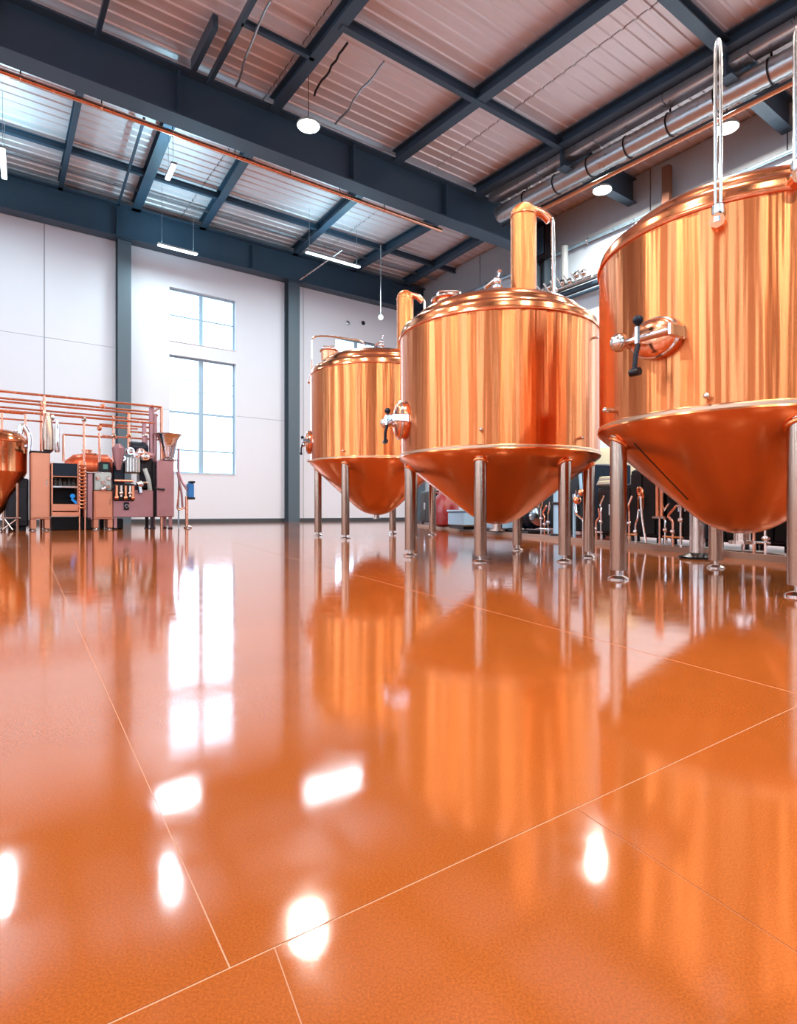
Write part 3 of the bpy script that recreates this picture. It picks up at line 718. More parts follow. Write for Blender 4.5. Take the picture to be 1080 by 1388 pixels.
def twin_pipe(px, py0, py1, sep=.023, R=.0085):
    x, y, Z = on_circle(cR, RR + .03, px)
    z0, z1 = z_at(py0, Z), z_at(py1, Z); d = Vector((x, y, 0)).normalized(); s = Vector((-d.y, d.x, 0))
    p = Vector((x, y, 0))
    e = bpy.data.objects.new('cleaning_pipe', None); COL.objects.link(e); e.parent = tR; e['label'] = 'twin steel cleaning pipe looping up from a clamp on the shell'
    a = p + s * sep / 2; b = p - s * sep / 2
    MB().tube([tuple(a + Vector((0, 0, z0))), tuple(a + Vector((0, 0, z1 - .03))), tuple(p + Vector((0, 0, z1 + .03))), tuple(b + Vector((0, 0, z1 - .03))), tuple(b + Vector((0, 0, z0)))], R, 10, .05).build('pipe_loop', STEEL, e)
    MB().lathe([(.02, -.06), (.034, -.055), (.034, -.03), (.022, -.02), (.03, 0), (.03, .03), (.02, .04)], tuple(p + Vector((0, 0, z0))), n=16).build('union', STEEL, e)
    MB().cyl(tuple(p - d * .05 + Vector((0, 0, z0 - .05))), tuple(p + d * .03 + Vector((0, 0, z0 - .05))), .036, n=8).build('clamp', COPPER_PLAIN, e)
twin_pipe(973, 288, 58); twin_pipe(1081, 228, 40)
vapour_column(tR, (.42, -.10), 0, 2.18, 3.3, .118)
dome_top(tR, [('hatch', -.1, .35, 2.16), ('valve', .05, .1, 2.25)])
# --- far tank
cL = (-.365, 9.87); RL = 1.10
tL = tank(cL, RL, 1.215, 2.63, .345, leg_list(cL, 1.02, [(431, False), (468, True), (532, False), (586, False), (560, True)], .062),
     'farthest copper conical tank with a thin steel pipe arching over its shoulder', math.radians(186), z_at(600, 9.8), (.21, .19),
     [port(cL, RL, 466, 611), port(cL, RL, 422, 625, 1.4)])
vapour_column(tL, (ray(549) * 9.95 - cL[0], .1), 0, 2.98, z_at(393, 9.95), .142)
dome_top(tL, [('hatch', ray(447) * 9.7 - cL[0], -.3, 2.98), ('valve', ray(517) * 9.8 - cL[0], -.1, 3.12)])
x0 = ray(422) * 9.85 - cL[0] ; x1 = ray(492) * 9.85 - cL[0]; zt = z_at(455, 9.85)
MB().tube([(x0, 0, 2.40), (x0, 0, zt), (x0 + .3, 0, zt), (x1, .1, zt - .05), (x1 + .1, .1, 3.03)], .018, 8, .12).build('arch_pipe', STEEL, tL)
MB().cyl((x0 - .06, 0, 2.58), (x0 + .1, 0, 2.58), .035, n=10).build('pipe_bracket', STEEL, tL)

# ================================================================ EQUIPMENT LINE BEHIND THE TANKS
D = Vector((.2, -.98)).normalized(); E = Vector((.98, .2)).normalized(); ROTE = math.atan2(D.y, D.x)
L0 = Vector((2.62, 6.67))
def eq(px, off=0.0):
    """point on the equipment line (shifted off metres away from the tanks) seen at px"""
    p = L0 + E * off; k = ray(px)      # p + D t, x = k*y
    t = (k * p.y - p.x) / (D.x - k * D.y); q = p + D * t
    return q
def eqz(q, py): return z_at(py, q.y)
s0 = L0 - D * 11.5; s1 = L0 + D * 4.6; ln = (s1 - s0).length
pl_ = struct(MB().box(0, ln, -2.2, 0, 0, .045).build('trim_1', mat('red_brown_plinth', '7C3424', .35, 0, .1, 3, coat=.3), None, (s0.x, s0.y, 0), ROTE, smooth=False), 'low red-brown floor plinth carrying the dark machines')
# D points to camera; local +y is left of D (=-E ... towards tanks negative), so the plinth runs to local -y or +y:
side = Vector((-math.sin(ROTE), math.cos(ROTE)))
SG = 1 if side.dot(E) > 0 else -1
if SG > 0:
    for v in pl_.data.vertices: v.co.y = -v.co.y
MB().box(0, ln, -.012 if SG > 0 else -.03, .03 if SG > 0 else .012, 0, .052).build('edge_strip', mat('pale_edge_strip', 'A88C7C', .4, .3), pl_, smooth=False)
PZ = .045
def E_thing(name, label, cat, px, off, group=None):
    q = eq(px, off); t = thing(name, label, cat, (q.x, q.y, PZ), ROTE, group); t['_'] = 0; del t['_']; return t, q
def cabinet(px, off, l, w, h, m, label, shelf=True, name='machine_cabinet', cat='cabinet'):
    t, q = E_thing(name, label, cat, px, off)
    y0, y1 = (0, w) if SG > 0 else (-w, 0)
    MB().box(-l / 2, l / 2, y0, y1, .06, h, .02).build('body', m, t)
    f = y0 if SG > 0 else y1; s = -1 if SG > 0 else 1
    a, b = sorted((f, f + s * .018))
    MB().box(-l / 2 + .03, -.01, a, b, .10, h - .05, .006).build('door', BLACK, t); MB().box(.01, l / 2 - .03, a, b, .10, h - .05, .006).build('door', BLACK, t)
    for x in (-.05, .05): MB().cyl((x, f + s * .035, h * .45), (x, f + s * .035, h * .65), .009, n=6).build('handle', CHROME, t)
    for x in (-l / 2 + .06, l / 2 - .06):
        for y in (y0 + .06, y1 - .06): MB().cyl((x, y, 0), (x, y, .06), .025, n=8).build('foot', DARKMET, t)
    return t, q
def pump(px, off, r, l, label, m=NAVY, z=0.0):
    t, q = E_thing('transfer_pump', label, 'pump', px, off)
    MB().box(-l * .7, l * .7, -r, r, .0, .05, .01).build('base_plate', DARKMET, t)
    MB().lathe([(r * .6, -l * .5), (r, -l * .42), (r, l * .42), (r * .6, l * .5)], (0, 0, r + .08), (1, 0, 0), 22).build('motor', m, t)
    for k in range(-3, 4): MB().ring((k * l * .1, 0, r + .08), r * 1.01, .008, (1, 0, 0), 22, 6).build('cooling_fin', m, t)
    MB().box(-.06, .06, -.06, .06, r * 2 + .05, r * 2 + .16, .01).build('terminal_box', GREYBOX, t)
    MB().lathe([(r * .5, l * .5), (r * .75, l * .55), (r * .75, l * .68), (r * .3, l * .72)], (0, 0, r + .08), (1, 0, 0), 20).build('pump_head', STEEL, t)
    MB().tube([(l * .62, 0, r + .08), (l * .62, 0, r * 2 + .35)], .03, 8).build('outlet_pipe', STEEL, t)
    return t, q
cabinet(577, .25, 1.3, .6, .95, BLACK, 'tall dark cabinet with hoses beyond the far tank legs')
t, q = E_thing('red_jug', 'dark red rounded drum standing between the far and middle tank legs', 'drum', 604, .05)
h = eqz(q, 664) - PZ
MB().lathe([(.20, 0), (.30, .06), (.34, h * .35), (.30, h * .7), (.14, h * .95), (.10, h), (.0, h)], n=24).build('body', RED, t)
MB().cyl((0, 0, h), (0, 0, h + .12), .08, n=12).build('cap', CREAM, t)
MB().tube([(-.05, -.12, h * .9), (-.05, -.32, h * .95), (-.05, -.36, h * .6)], .02, 8, .06).build('handle', RED, t)
t, q = E_thing('blue_crate', 'pale blue crate on the plinth behind the front leg of the middle tank', 'crate', 630, -.02)
MB().box(-.55, .55, -.22, .22, .06, .36, .03).build('body', BLUEBOX, t); MB().box(-.57, .57, -.24, .24, .36, .40, .01).build('lid', BLUEBOX, t); MB().box(-.5, .5, -.2, .2, 0, .06).build('skid', BLACK, t)
cabinet(652, .45, 1.2, .6, .95, DARKGREY, 'charcoal cabinet standing behind the blue crates')
t, q = E_thing('blue_crate', 'small pale blue crate just right of the front leg of the middle tank', 'crate', 676, .02)
MB().box(-.30, .30, -.2, .2, .05, .24, .02).build('body', BLUEBOX, t); MB().box(-.32, .32, -.21, .21, .24, .27, .01).build('lid', BLUEBOX, t); MB().box(-.28, .28, -.18, .18, 0, .05).build('skid', BLACK, t)
pump(716, .25, .20, .62, 'navy pump motor low on the plinth behind the middle tank')
cabinet(728, .95, 1.5, .6, 1.0, BLACK, 'black cabinet behind the navy pump motor')
t, q = E_thing('blue_post', 'pale blue upright pipe beside the navy pump', 'pipe', 757, .12)
MB().cyl((0, 0, 0), (0, 0, .95), .075, n=16).build('upright', BLUEBOX, t); MB().ring((0, 0, .48), .08, .02, n=16).build('collar', DARKMET, t)
MB().lathe([(.13, 0), (.13, .03), (.08, .04)], n=16).build('base', DARKMET, t)
cabinet(786, .55, .8, .6, 1.05, NAVY, 'navy cabinet with white pipework between two legs of the middle tank')
t, q = E_thing('pipe_assembly', 'bent white and steel pipework in front of the navy cabinet', 'pipework', 783, .15)
MB().tube([(-.1, 0, 0), (-.1, 0, .5), (.1, 0, .62), (.05, 0, .95)], .022, 8, .08).build('white_pipe', BLUEBOX, t)
MB().tube([(.15, 0, 0), (.16, 0, .25), (-.05, 0, .33), (-.12, 0, .6)], .018, 8, .05).build('steel_pipe', CHROME, t)
MB().ball((-.02, 0, .52), .06, 10).ball((.1, 0, .62), .05, 10).build('joint', COPPER_PLAIN, t)
t, q = cabinet(832, .3, .8, .55, .70, BLACK, 'black cabinet below the cream tank between the middle and nearest tank')
t, q = E_thing('cream_tank', 'cream and brown storage drum above the black cabinet', 'drum', 832, 1.4)
MB().lathe([(.42, 0), (.42, .85), (.44, .87), (.44, .92), (.42, .94), (.42, 1.28), (.36, 1.36), (.0, 1.4)], n=28).build('body', CREAM, t)
MB().lathe([(.425, .70), (.43, .71), (.43, .86), (.425, .87)], n=28, cap=False).build('band', mat('brown_band', '8A6F5C', .5), t)
t, q = E_thing('coiled_hose', 'glossy coil of pale hose lying on the black cabinet', 'hose', 828, .45)
t.location.z = PZ + .705
for k in range(4): MB().ring((0, 0, .02 + k * .028), .17 - k * .012, .016, n=24).build('coil', CREAM if k % 2 else HOSE, t)
cabinet(872, .28, .52, .6, .86, BLACK, 'black cabinet behind the copper valve wheel')
t, q = E_thing('handwheel_valve', 'copper handwheel valve on a thin flexible stem before the black cabinet', 'valve', 868, .03)
h = eqz(q, 668) - PZ
MB().ring((0, .0, h), .06, .014, (.2, 1, .3), 18, 8).cyl((-.05, 0, h), (.05, 0, h), .008, n=6).cyl((0, 0, h - .05), (0, 0, h + .05), .008, n=6).build('handwheel', COPPER_PLAIN, t)
MB().tube([(0, 0, h - .04), (.03, 0, h * .5), (.10, 0, .02)], .013, 8, .05).build('stem', CHROME, t)
t, q = E_thing('copper_standpipe', 'pair of copper pipes on a thin stand in front of the black cabinets', 'pipe', 894, .02)
h = eqz(q, 701) - PZ
MB().cyl((-.035, 0, h), (-.035, 0, .85), .022, n=10).build('pipe', COPPER_PLAIN, t); MB().cyl((.035, 0, h), (.035, 0, .85), .022, n=10).build('pipe', COPPER_PLAIN, t)
MB().box(-.09, .09, -.03, .03, h - .015, h + .01, .004).build('cross_plate', STEEL, t); MB().cyl((0, 0, 0), (0, 0, h), .011, n=8).build('stand', COPPER_PIPE, t)
t, q = cabinet(928, .30, .60, .6, .80, DARKGREY, 'charcoal cabinet under the cone of the nearest tank')
t, q = cabinet(985, .35, .42, .6, .80, BLACK, 'black cabinet behind the rear legs of the nearest tank')
t, q = cabinet(1050, .30, .66, .6, .62, BLACK, 'low black cabinet at the near end of the plinth')
# small pipe and valve clusters standing before the dark cabinets
for px, off, lab, seed in ((700, .02, 'low cluster of small steel valves left of the navy pump motor', 1), (808, .08, 'low steel valves seen between the last leg of the middle tank and the nearest tank', 2), (853, .05, 'bent steel pipes with small valves just behind the front leg of the nearest tank', 3), (912, .04, 'pair of bent chrome pipes before the charcoal cabinet under the big cone', 4), (1022, .05, 'low steel pipe frame with valves before the cabinets at the near end of the plinth', 5), (738, .02, 'short bent steel pipes right of the navy pump motor', 6)):
    t, q = E_thing('valve_cluster', lab, 'valves', px, off); rn = random.Random(seed)
    for k in range(3):
        x = -.12 + .12 * k; h = rn.uniform(.22, .48)
        MB().tube([(x, 0, 0), (x, 0, h), (x + rn.uniform(-.09, .09), rn.uniform(-.03, .03), h + .05), (x + .06, 0, h + .16)], .013, 8, .03).build('pipe', CHROME if k != 1 else COPPER_PIPE, t)
        MB().ball((x, 0, h * .6), .028, 10).cyl((x - .035, 0, h * .6), (x + .035, 0, h * .6), .012, n=8).build('valve', CHROME, t)
    MB().cyl((-.16, 0, .10), (.16, 0, .10), .012, n=8).build('cross_pipe', STEEL, t)
# hose on the plinth
q0, q1 = eq(855, -.02 + .07), eq(1075, .12)
pts = []
for i in range(25):
    u = i / 24; p = q0.lerp(q1, u); pts.append((p.x + .05 * math.sin(u * 17), p.y + .03 * math.sin(u * 9), PZ + .012))
o = MB().tube(pts, .012, 6).build('floor_hose', HOSE, None); tag(o, 'thin grey hose trailing along the edge of the plinth', 'hose')
q0, q1 = eq(590, .0), eq(690, .0)
pts = [((q0.lerp(q1, i / 20)).x + .12 + .06 * math.sin(i * 1.3), (q0.lerp(q1, i / 20)).y, PZ + .015) for i in range(21)]
o = MB().tube(pts, .014, 6).build('floor_hose', CHROME, None); tag(o, 'shiny hose lying on the plinth beneath the blue crates', 'hose')
# steel standpipe with black round foot (behind nearest tank)
x, y = gxy(945, 757)
t = thing('steel_post', 'polished steel post with a round black foot behind the nearest tank', 'post', (x, y, 0))
MB().cyl((0, 0, .03), (0, 0, 1.5), .062, n=18).build('upright', STEEL, t); MB().lathe([(.15, 0), (.15, .018), (.10, .035), (.065, .05)], n=24).build('foot', BLACK, t)
MB().lathe([(.065, 0), (.09, .01), (.09, .03), (.065, .04)], (0, 0, 1.46), n=18).build('top_flange', STEEL, t)

# ================================================================ SKID MACHINES BY THE END WALL (left)
BL = 14.73
def lt(name, label, cat, px, off=0.0, group=None, z=0.0):
    a = a_at(px, BL + off); return thing(name, label, cat, uv(a, BL + off, z), AZ, group), a
def lx(px, a, off=0.0): return a_at(px, BL + off) - a
def lz(px, py, off=0.0): return zb(px, py, BL + off)
def span(p0, p1, a, off=0.0): return lx(p0, a, off), lx(p1, a, off)
# pipe rack
t, a = lt('pipe_rack', 'open rack of copper pipes and rails standing over the machines by the end wall', 'pipe rack', 110, .25)
o_ = .25
X = lambda px, off=.25: a_at(px, BL + off) - a
Z = lambda px, py: zb(px, py, BL + .25)
xe = X(219)
for k, (py, y, x_end, r) in enumerate(((536, 0, xe, .028), (547.5, .18, xe - .05, .024), (554, .30, xe - .2, .022), (560.5, .08, xe - .15, .026), (568, .45, xe - .45, .02))):
    z = Z(60, py); MB().tube([(X(-40), y, z), (x_end, y, z)], r, 8).build('rail', COPPER_PIPE, t)
zt = Z(60, 536)
MB().tube([(xe, 0, zt), (xe, 0, 0)], .035, 8).build('post', COPPER_PIPE, t)
MB().tube([(xe, .9, zt), (xe, .9, 0)], .03, 8).build('post', COPPER_PIPE, t)
MB().tube([(xe, 0, zt), (xe, .9, zt)], .028, 8).build('rail', COPPER_PIPE, t)
MB().tube([(X(-40), .9, zt), (xe, .9, zt)], .026, 8).build('rail', COPPER_PIPE, t)
MB().tube([(X(60), 0, zt), (X(60), 0, 1.75)], .030, 8).build('post', COPPER_PIPE, t)
MB().tube([(X(61), .9, zt), (X(61), .9, 0)], .03, 8).build('post', COPPER_PIPE, t)
for px, y0, y1, r in ((115, 566, 700, .026), (136, 586, 640, .028), (155, 562, 640, .022), (176, 560, 615, .035), (197, 573, 612, .05), (207, 548, 640, .06), (212, 560, 640, .04), (35, 556, 590, .022), (3, 558, 584, .022), (200, 590, 640, .03)):
    MB().cyl((X(px), .12, Z(px, y0)), (X(px), .12, Z(px, y1)), r, n=8).build('riser', COPPER_PIPE if px < 190 else ROSE_SHEET, t)
for (p0, q0), (p1, q1) in (((87, 588), (160, 590)), ((140, 590), (218, 590)), ((115, 614), (132, 614)), ((176, 584), (215, 586)), ((0, 557), (33, 557)), ((160, 575), (205, 566)), ((136, 574), (156, 574))):
    MB().tube([(X(p0), .14, Z(p0, q0)), (X(p1), .14, Z(p0, q0))], .022, 8).build('cross_pipe', COPPER_PIPE, t)
MB().tube([(X(87), .14, Z(87, 588)), (X(87), .14, Z(87, 625))], .025, 8).build('riser', COPPER_PIPE, t)
for px, py in ((60, 548), (60, 560), (115, 568), (136, 580), (71, 566), (155, 590), (176, 590), (140, 550), (197, 590)):
    MB().ball((X(px), .12, Z(px, py)), .055, 10).cyl((X(px), .05, Z(px, py)), (X(px) , -.05, Z(px, py) + .02), .025, n=8).build('valve', STEEL if px % 2 else COPPER_PLAIN, t)
# small tank at far left
off = .55
t, a = lt('small_copper_tank', 'small copper tank with a cone bottom at the photo edge beside the narrow copper cabinet', 'tank', -6, off)
zz = lambda py: zb(10, py, BL + off); Rr = lx(37, a, off) * 1.0
MB().lathe([(Rr, zz(640)), (Rr, zz(600)), (Rr * 1.02, zz(598)), (Rr * .97, zz(594)), (Rr * .8, zz(588)), (Rr * .5, zz(584)), (0, zz(582))], n=40, cap=False).build('shell', COPPER_DOME, t)
MB().lathe([(Rr, zz(640)), (Rr * .45, zz(684)), (Rr * .1, zz(700)), (0, zz(701))], n=40, cap=False).build('cone', COPPER_CONE, t)
MB().ring((0, 0, zz(600)), Rr * 1.01, .018, n=40).build('seam_ring', COPPER_PLAIN, t)
for th in (-.6, -1.9, 1.2, 2.6): MB().cyl((Rr * .8 * math.cos(th), Rr * .8 * math.sin(th), 0), (Rr * .8 * math.cos(th), Rr * .8 * math.sin(th), zz(655)), .035, n=8).build('leg', STEEL_LEG, t)
MB().tube([(Rr * .75, -.2, zz(588)), (Rr * .8, -.2, zz(574)), (Rr * 1.05, -.2, zz(590)), (Rr * 1.02, -.2, zz(615))], .055, 10, .1).build('overflow_pipe', CHROME, t)
MB().ball((Rr * .62, -.2, zz(590)), .09, 10).ball((Rr * .9, -.2, zz(605)), .08, 10).build('valve', CHROME, t)
# grey box and trolley under it
t, a = lt('grey_housing', 'charcoal housing under the small copper tank', 'box', 22, .35)
x0, x1 = span(8, 39, a, .35)
MB().box(x0, x1, 0, .45, .08, zb(22, 648, BL + .35), .03).build('body', DARKGREY, t); MB().box(x0 + .05, x1 - .05, .02, .4, 0, .08).build('plinth', BLACK, t)
MB().box(x0 + .04, x1 - .04, -.015, 0, .2, zb(22, 660, BL + .35), .005).build('front_panel', DARKMET, t)
t, a = lt('steel_trolley', 'low steel trolley with crossed legs in front of the charcoal housing', 'trolley', 14, -.1)
x0, x1 = span(1, 28, a, -.1); h = zb(14, 701, BL - .1)
MB().box(x0, x1, -.15, .15, h - .03, h, .008).build('shelf', STEEL, t)
for s in (-.12, .12): MB().tube([(x0 + .05, s, h - .02), (x0 + .2, s, .03)], .012, 6).build('leg', STEEL, t); MB().tube([(x1 - .05, s, h - .02), (x0 + .02, s, .03)], .012, 6).build('leg', STEEL, t)
MB().ball((x0 + .2, 0, .03), .03, 8).ball((x0 + .02, 0, .03), .03, 8).build('caster', BLACK, t)
# narrow copper cabinet
def skidcab(name, label, p0, p1, ytop, ybot, m, off=0.0, depth=.55, legs=True, door=True):
    c = (p0 + p1) / 2; t, a = lt(name, label, 'cabinet', c, off)
    x0, x1 = span(p0, p1, a, off); zt_, zb_ = zb(c, ytop, BL + off), zb(c, ybot, BL + off)
    MB().box(x0, x1, 0, depth, zb_, zt_, .015).build('body', m, t)
    if door:
        MB().box(x0 + .03, x1 - .03, -.015, 0, zb_ + .04, zt_ - .05, .005).build('door', m, t)
        MB().cyl((x1 - .07, -.03, (zb_ + zt_) / 2), (x1 - .07, -.03, (zb_ + zt_) / 2 + .14), .010, n=6).build('handle', CHROME, t)
    if legs:
        for x in (x0 + .05, x1 - .05):
            for y in (.06, depth - .06):
                l = MB().box(x - .05, x + .05, y - .04, y + .04, .04, zb_ + .01, .006).build('leg', m, t)
                MB().lathe([(.055, 0), (.055, .015), (.03, .045)], (x, y, 0), n=10).build('foot', STEEL, l)
    return t, a, x0, x1, zb_, zt_
t, a, x0, x1, z0, z1 = skidcab('copper_cabinet', 'narrow upright copper cabinet with steel flasks on its top', 42, 68, 613, 704, COPPER_SHEET)
MB().box(x0 - .02, x1 + .02, -.03, .57, z1, z1 + .025, .005).build('top_plate', DARKMET, t)
MB().lathe([(.07, 0), (.11, .05), (.11, .5), (.06, .75), (.04, .85)], (x0 + .33, .2, z1 + .025), n=16).build('flask', STEEL_LEG, t)
MB().lathe([(.04, 0), (.055, .05), (.05, .55), (.03, .7)], (x0 + .50, .15, z1 + .025), n=12).build('flask', CHROME, t)
# shelf unit
t, a = lt('shelf_unit', 'open machine unit with a dark upper panel, a glass shelf and a black lower bay', 'cabinet', 89, .0)
x0, x1 = span(69.5, 107, a)
zf = lambda py: zb(89, py, BL)
MB().box(x0, x1, .50, .55, zf(700), zf(628), .005).build('back_panel', BLACK, t)
MB().box(x0, x0 + .03, 0, .5, zf(700), zf(628)).build('side_panel', COPPER_SHEET, t); MB().box(x1 - .03, x1, 0, .5, zf(700), zf(628)).build('side_panel', COPPER_SHEET, t)
MB().box(x0 + .03, x1 - .03, .02, .08, zf(645.5), zf(628), .005).build('upper_panel', NAVY, t)
MB().box(x0 + .03, x1 - .03, -.02, .5, zf(661), zf(659)).build('shelf', STEEL, t); MB().box(x0 + .03, x1 - .03, -.02, .5, zf(646.5), zf(645.5)).build('shelf', COPPER_SHEET, t)
MB().box(x0, x1, -.01, .5, zf(693), zf(683), .01).build('lower_panel', COPPER_SHEET, t); MB().box(x0, x1, -.05, .5, zf(700.5), zf(694), .01).build('sill', COPPER_SHEET, t)
MB().box(x0 + .02, x1 + .25, .05, .5, 0, zf(701), .01).build('plinth', BLACK, t)
MB().ball((x0 + .42, .12, zf(672)), .05, 10).cyl((x0 + .4, .1, zf(676)), (x0 + .5, .12, zf(682)), .025, n=8).build('indicator', BLUELED, t, label='glowing blue indicator')
for k in range(6):
    x = x0 + .09 + k * .085
    o = MB().lathe([(.03, 0), (.032, .01), (.032, .10), (.014, .13), (.014, .16)], n=12).build('jar', JAR, None, tuple(Vector(uv(a + x, BL + .06, zf(659) + .002))), AZ)
    tag(o, ('first small glass bottle on the machine shelf, next to the narrow copper cabinet', 'second small glass bottle on the machine shelf from the narrow copper cabinet', 'third small glass bottle on the machine shelf from the narrow copper cabinet', 'third small glass bottle on the machine shelf from the copper coils', 'second small glass bottle on the machine shelf from the copper coils', 'last small glass bottle on the machine shelf, next to the copper coils')[k], 'bottle', 'glass bottles on the machine shelf')
# coil
t, a = lt('copper_coil', 'upright bundle of bright copper coils beside the dark shelf unit', 'coil', 112, -.06)
for k in range(13):
    MB().ring((0, 0, zf(692) + .06 + k * .078), .065, .016, n=16, m=6).build('coil_turn', COPPER_PLAIN, t)
MB().cyl((-.055, .04, 0), (-.055, .04, zf(625)), .018, n=8).build('support', COPPER_PIPE, t); MB().cyl((.055, .04, 0), (.055, .04, zf(625)), .018, n=8).build('support', COPPER_PIPE, t)
# rounded copper vessel behind
t, a = lt('lying_vessel', 'lying rounded copper vessel behind the dark shelf unit', 'tank', 118, 1.3)
x0, x1 = span(86, 154, a, 1.3); zc_ = zb(118, 634, BL + 1.3)
MB().lathe([(.0, x0), (.15, x0 + .03), (.30, x0 + .2), (.34, x0 + .4), (.34, x1 - .15), (.25, x1 - .04), (0, x1)], (0, 0, zc_), (1, 0, 0), 28).build('body', mat('orange_copper', 'D8603A', .3, .6), t)
for x in (x0 + .35, x1 - .3):
    MB().box(x - .05, x + .05, -.22, .22, 0, zc_ - .2).build('cradle', DARKMET, t)
MB().lathe([(.10, .30), (.10, .40), (.12, .41), (.12, .43), (0, .44)], (x0 + .5, 0, zc_), n=16).build('lid', COPPER_PLAIN, t)
# cabinet with control head
t, a, x0, x1, z0, z1 = skidcab('control_cabinet', 'copper cabinet with a small lit display and gauges on its top', 127, 153, 665, 704, COPPER_SHEET)
MB().box(x0 + .02, x1 - .02, .03, .45, z1, z1 + .42, .02).build('gauge_housing', GREYBOX, t)
for k in range(3):
    MB().lathe([(.05, 0), (.055, .012), (.045, .03), (0, .03)], (x0 + .09 + k * .11, .03, z1 + .28 - .1 * (k % 2)), (0, -1, 0), 14).build('gauge', STEEL, t)
MB().ball((x0 + .2, .0, z1 + .04), .07, 10).ball((x0 + .28, -.02, z1 + .1), .05, 8).build('valve_body', CHROME, t)
MB().box(x0 + .12, x1 - .04, .05, .3, z1 + .43, z1 + .66, .02).build('display_housing', DARKMET, t)
MB().box(x0 + .20, x1 - .10, .04, .05, z1 + .49, z1 + .60).build('display', SCREEN, t)
t2, a2, x0, x1, z0, z1 = skidcab('side_cabinet', 'slim rose-grey cabinet tucked beside the cabinet with the small lit display', 118, 126, 641, 705, ROSE_SHEET, off=.05, legs=False, door=False)
MB().cyl(((x0 + x1) / 2, .2, 0), ((x0 + x1) / 2, .2, z0), .03, n=8).build('post', STEEL, t2); MB().box(x0 - .03, x1 + .25, -.02, .4, z1, z1 + .02).build('top_plate', STEEL, t2)
# big filling machine
t, a = lt('filling_machine', 'large rose copper machine with a broad front panel, pumps and a tall side cabinet', 'machine', 190, .0)
off = 0.0
x0, x1 = span(153.5, 236, a); xm = lx(208, a); xk = lx(213, a)
zg = lambda py: zb(190, py, BL)
MB().box(x0, xm, .03, .10, zg(701), zg(664), .01).build('front_panel', ROSE_SHEET, t)
MB().box(x0, xm, .60, .68, zg(701), zg(655), .01).build('back_panel', ROSE_SHEET, t)
MB().box(x0, xm, .10, .60, zg(700), zg(697)).build('tray', ROSE_SHEET, t)
MB().box(xk, x1, .0, .70, zg(701), zg(623), .015).build('tall_cabinet', ROSE_SHEET, t)
MB().box(xm + .01, xk - .01, .12, .55, zg(701), zg(625), .01).build('spine', DARKMET, t)
for px in (157, 207, 232, 216):
    for y in ((.08, .6) if px != 216 else (.6,)):
        l = MB().box(lx(px, a) - .035, lx(px, a) + .035, y - .035, y + .035, .03, zg(700), .004).build('leg', DARKMET if px == 207 else ROSE_SHEET, t)
        MB().lathe([(.06, 0), (.06, .015), (.03, .04)], (lx(px, a), y, 0), n=10).build('foot', DARKMET, l)
MB().box(lx(154, a), lx(169, a), .15, .6, .0, zg(703), .02).build('sump', BLACK, t)
MB().box(lx(155, a), lx(171, a), .15, .55, zg(664), zg(626), .03).build('motor_block', NAVY, t)
MB().box(lx(171, a), lx(191, a), .05, .50, zg(641), zg(620), .03).build('hopper', GREYBOX, t, label='pale grey ribbed hopper')
for k in range(5): 
    xx = lx(173 + k * 3.8, a); MB().box(xx, xx + .02, .03, .05, zg(640), zg(621)).build('hopper_rib', STEEL, t)
MB().box(lx(192, a), lx(211, a), .2, .55, zg(662), zg(620), .03).build('drive_block', DARKMET, t)
MB().lathe([(.10, 0), (.16, .04), (.16, .34), (.10, .4)], (lx(180, a), .35, zg(606)), (1, 0, 0), 18).build('top_motor', NAVY, t)
for px, py, r in ((163, 612, .09), (161, 630, .08), (178, 612, .11), (186, 617, .10), (192, 613, .12), (198, 618, .13), (205, 616, .10), (168, 622, .07)):
    MB().ball((lx(px, a), .12, zg(py)), r, 12).ring((lx(px, a), .12 - r * .7, zg(py)), r * .65, .018, (0, 1, 0), 14, 6).build('pump_head', CHROME if px % 2 == 0 else ROSE_SHEET, t)
MB().lathe([(.05, 0), (.11, .25), (.14, .5), (.05, .6)], (lx(161, a), .05, zg(638)), n=14).build('filter', ROSE_SHEET, t)
MB().cyl((lx(155, a), -.02, zg(652.5)), (lx(180, a), -.02, zg(652.5)), .035, n=10).build('manifold', COPPER_PIPE, t)
MB().cyl((lx(184, a), -.02, zg(654)), (lx(200, a), -.02, zg(654)), .03, n=10).build('manifold', STEEL, t)
MB().box(lx(153.5, a), lx(182, a), -.04, .03, zg(679), zg(656), .02).build('valve_plate', DARKMET, t)
for k, px in enumerate((157, 163, 169, 175, 179)):
    MB().cyl((lx(px, a), -.10, zg(659)), (lx(px, a), -.10, zg(674)), .03, n=8).ball((lx(px, a), -.10, zg(675 - 6 * (k % 2))), .05, 10).build('valve', STEEL if k % 2 else COPPER_PLAIN, t)
MB().box(lx(168, a), lx(175, a), -.02, .03, zg(691), zg(681), .01).build('socket_box', DARKMET, t); MB().ring((lx(171.5, a), -.03, zg(686)), .035, .01, (0, 1, 0), 12, 6).build('socket_ring', STEEL, t)
MB().tube([(lx(196, a), .0, zg(635)), (lx(201, a), -.02, zg(650)), (lx(204, a), .05, zg(664))], .05, 8, .08).build('transparent_hose', GREYBOX, t)
MB().tube([(lx(188, a), .0, zg(655)), (lx(190, a), -.02, zg(668))], .05, 8).ball((lx(190, a), 0, zg(656)), .09, 10).build('trap', CHROME, t)
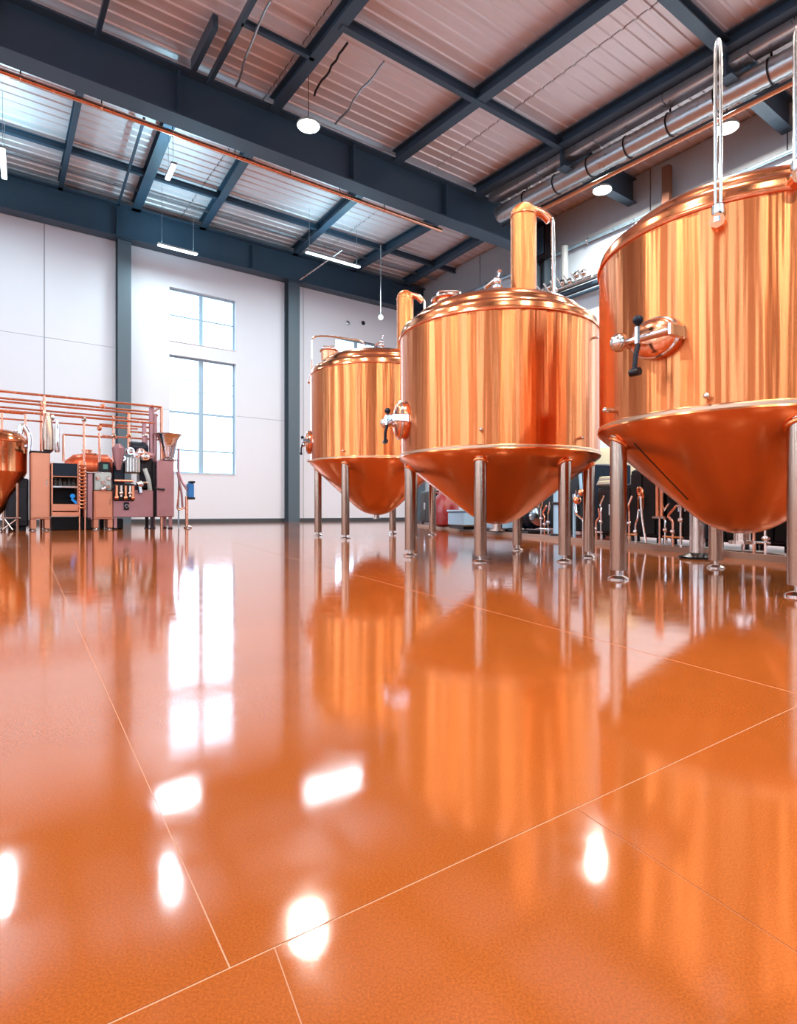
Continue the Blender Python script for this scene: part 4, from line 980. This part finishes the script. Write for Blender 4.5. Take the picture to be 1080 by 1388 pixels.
MB().cyl((lx(210, a), -.06, zg(662)), (lx(220, a), -.06, zg(663)), .02, n=8).ball((lx(221, a), -.06, zg(663)), .035, 8).build('lever', DARKMET, t)
# steel funnel standing on tall cabinet
t, a = lt('steel_funnel', 'shiny steel funnel vessel standing on the tall side cabinet before the window', 'funnel', 228, .3, z=zg(623) + .001)
s = .24
MB().lathe([(s * .55, 0), (s * .9, .04), (s * .6, .12), (s * .75, .35), (s * .95, .55), (s * 1.25, .66), (s * 1.3, .67), (s * 1.2, .66), (s * .9, .54)], n=24, cap=False).build('bowl', CHROME, t)
MB().ring((0, 0, .67), s * 1.3, .012, n=24, m=6).build('rim', STEEL, t)
# hose stand
t, a = lt('hose_stand', 'slim stand with drooping rose hoses and a blue box next to the tall window', 'stand', 253, .2)
X = lambda px: lx(px, a, .2)
zh = lambda py: zb(253, py, BL + .2)
MB().tube([(X(253), 0, .03), (X(253), 0, zh(673))], .04, 8).build('leg', COPPER_PIPE, t)
MB().tube([(X(243.5), .1, zh(608)), (X(243), .1, zh(640)), (X(249), .05, zh(656)), (X(254), 0, zh(664))], .032, 8, .15).build('hose', ROSE_SHEET, t)
MB().tube([(X(242), .1, zh(640)), (X(247), .05, zh(668)), (X(248), .05, zh(687)), (X(251), .03, zh(689))], .026, 8, .15).build('hose', ROSE_SHEET, t)
MB().tube([(X(245), .1, zh(652)), (X(243), .08, zh(676)), (X(241), .08, zh(692)), (X(252), .02, zh(688))], .022, 8, .15).build('hose', COPPER_PIPE, t)
MB().tube([(X(243.5), .1, zh(609)), (X(243.5), .1, .02)], .018, 8).build('rear_post', FRAME, t)
MB().box(X(254), X(262), -.08, .12, zh(675), zh(655), .02).build('blue_box', BLUE, t); MB().box(X(256), X(263), -.1, .1, zh(677), zh(674), .01).box(X(256), X(263), -.1, .1, zh(655), zh(652), .01).build('box_bracket', DARKMET, t)
MB().tube([(X(253), 0, .06), (X(250), -.15, .015)], .025, 8).tube([(X(253), 0, .06), (X(257), -.12, .015)], .025, 8).tube([(X(253), 0, .06), (X(253), .2, .015)], .025, 8).build('tripod_foot', STEEL, t)
bpy.context.view_layer.update()
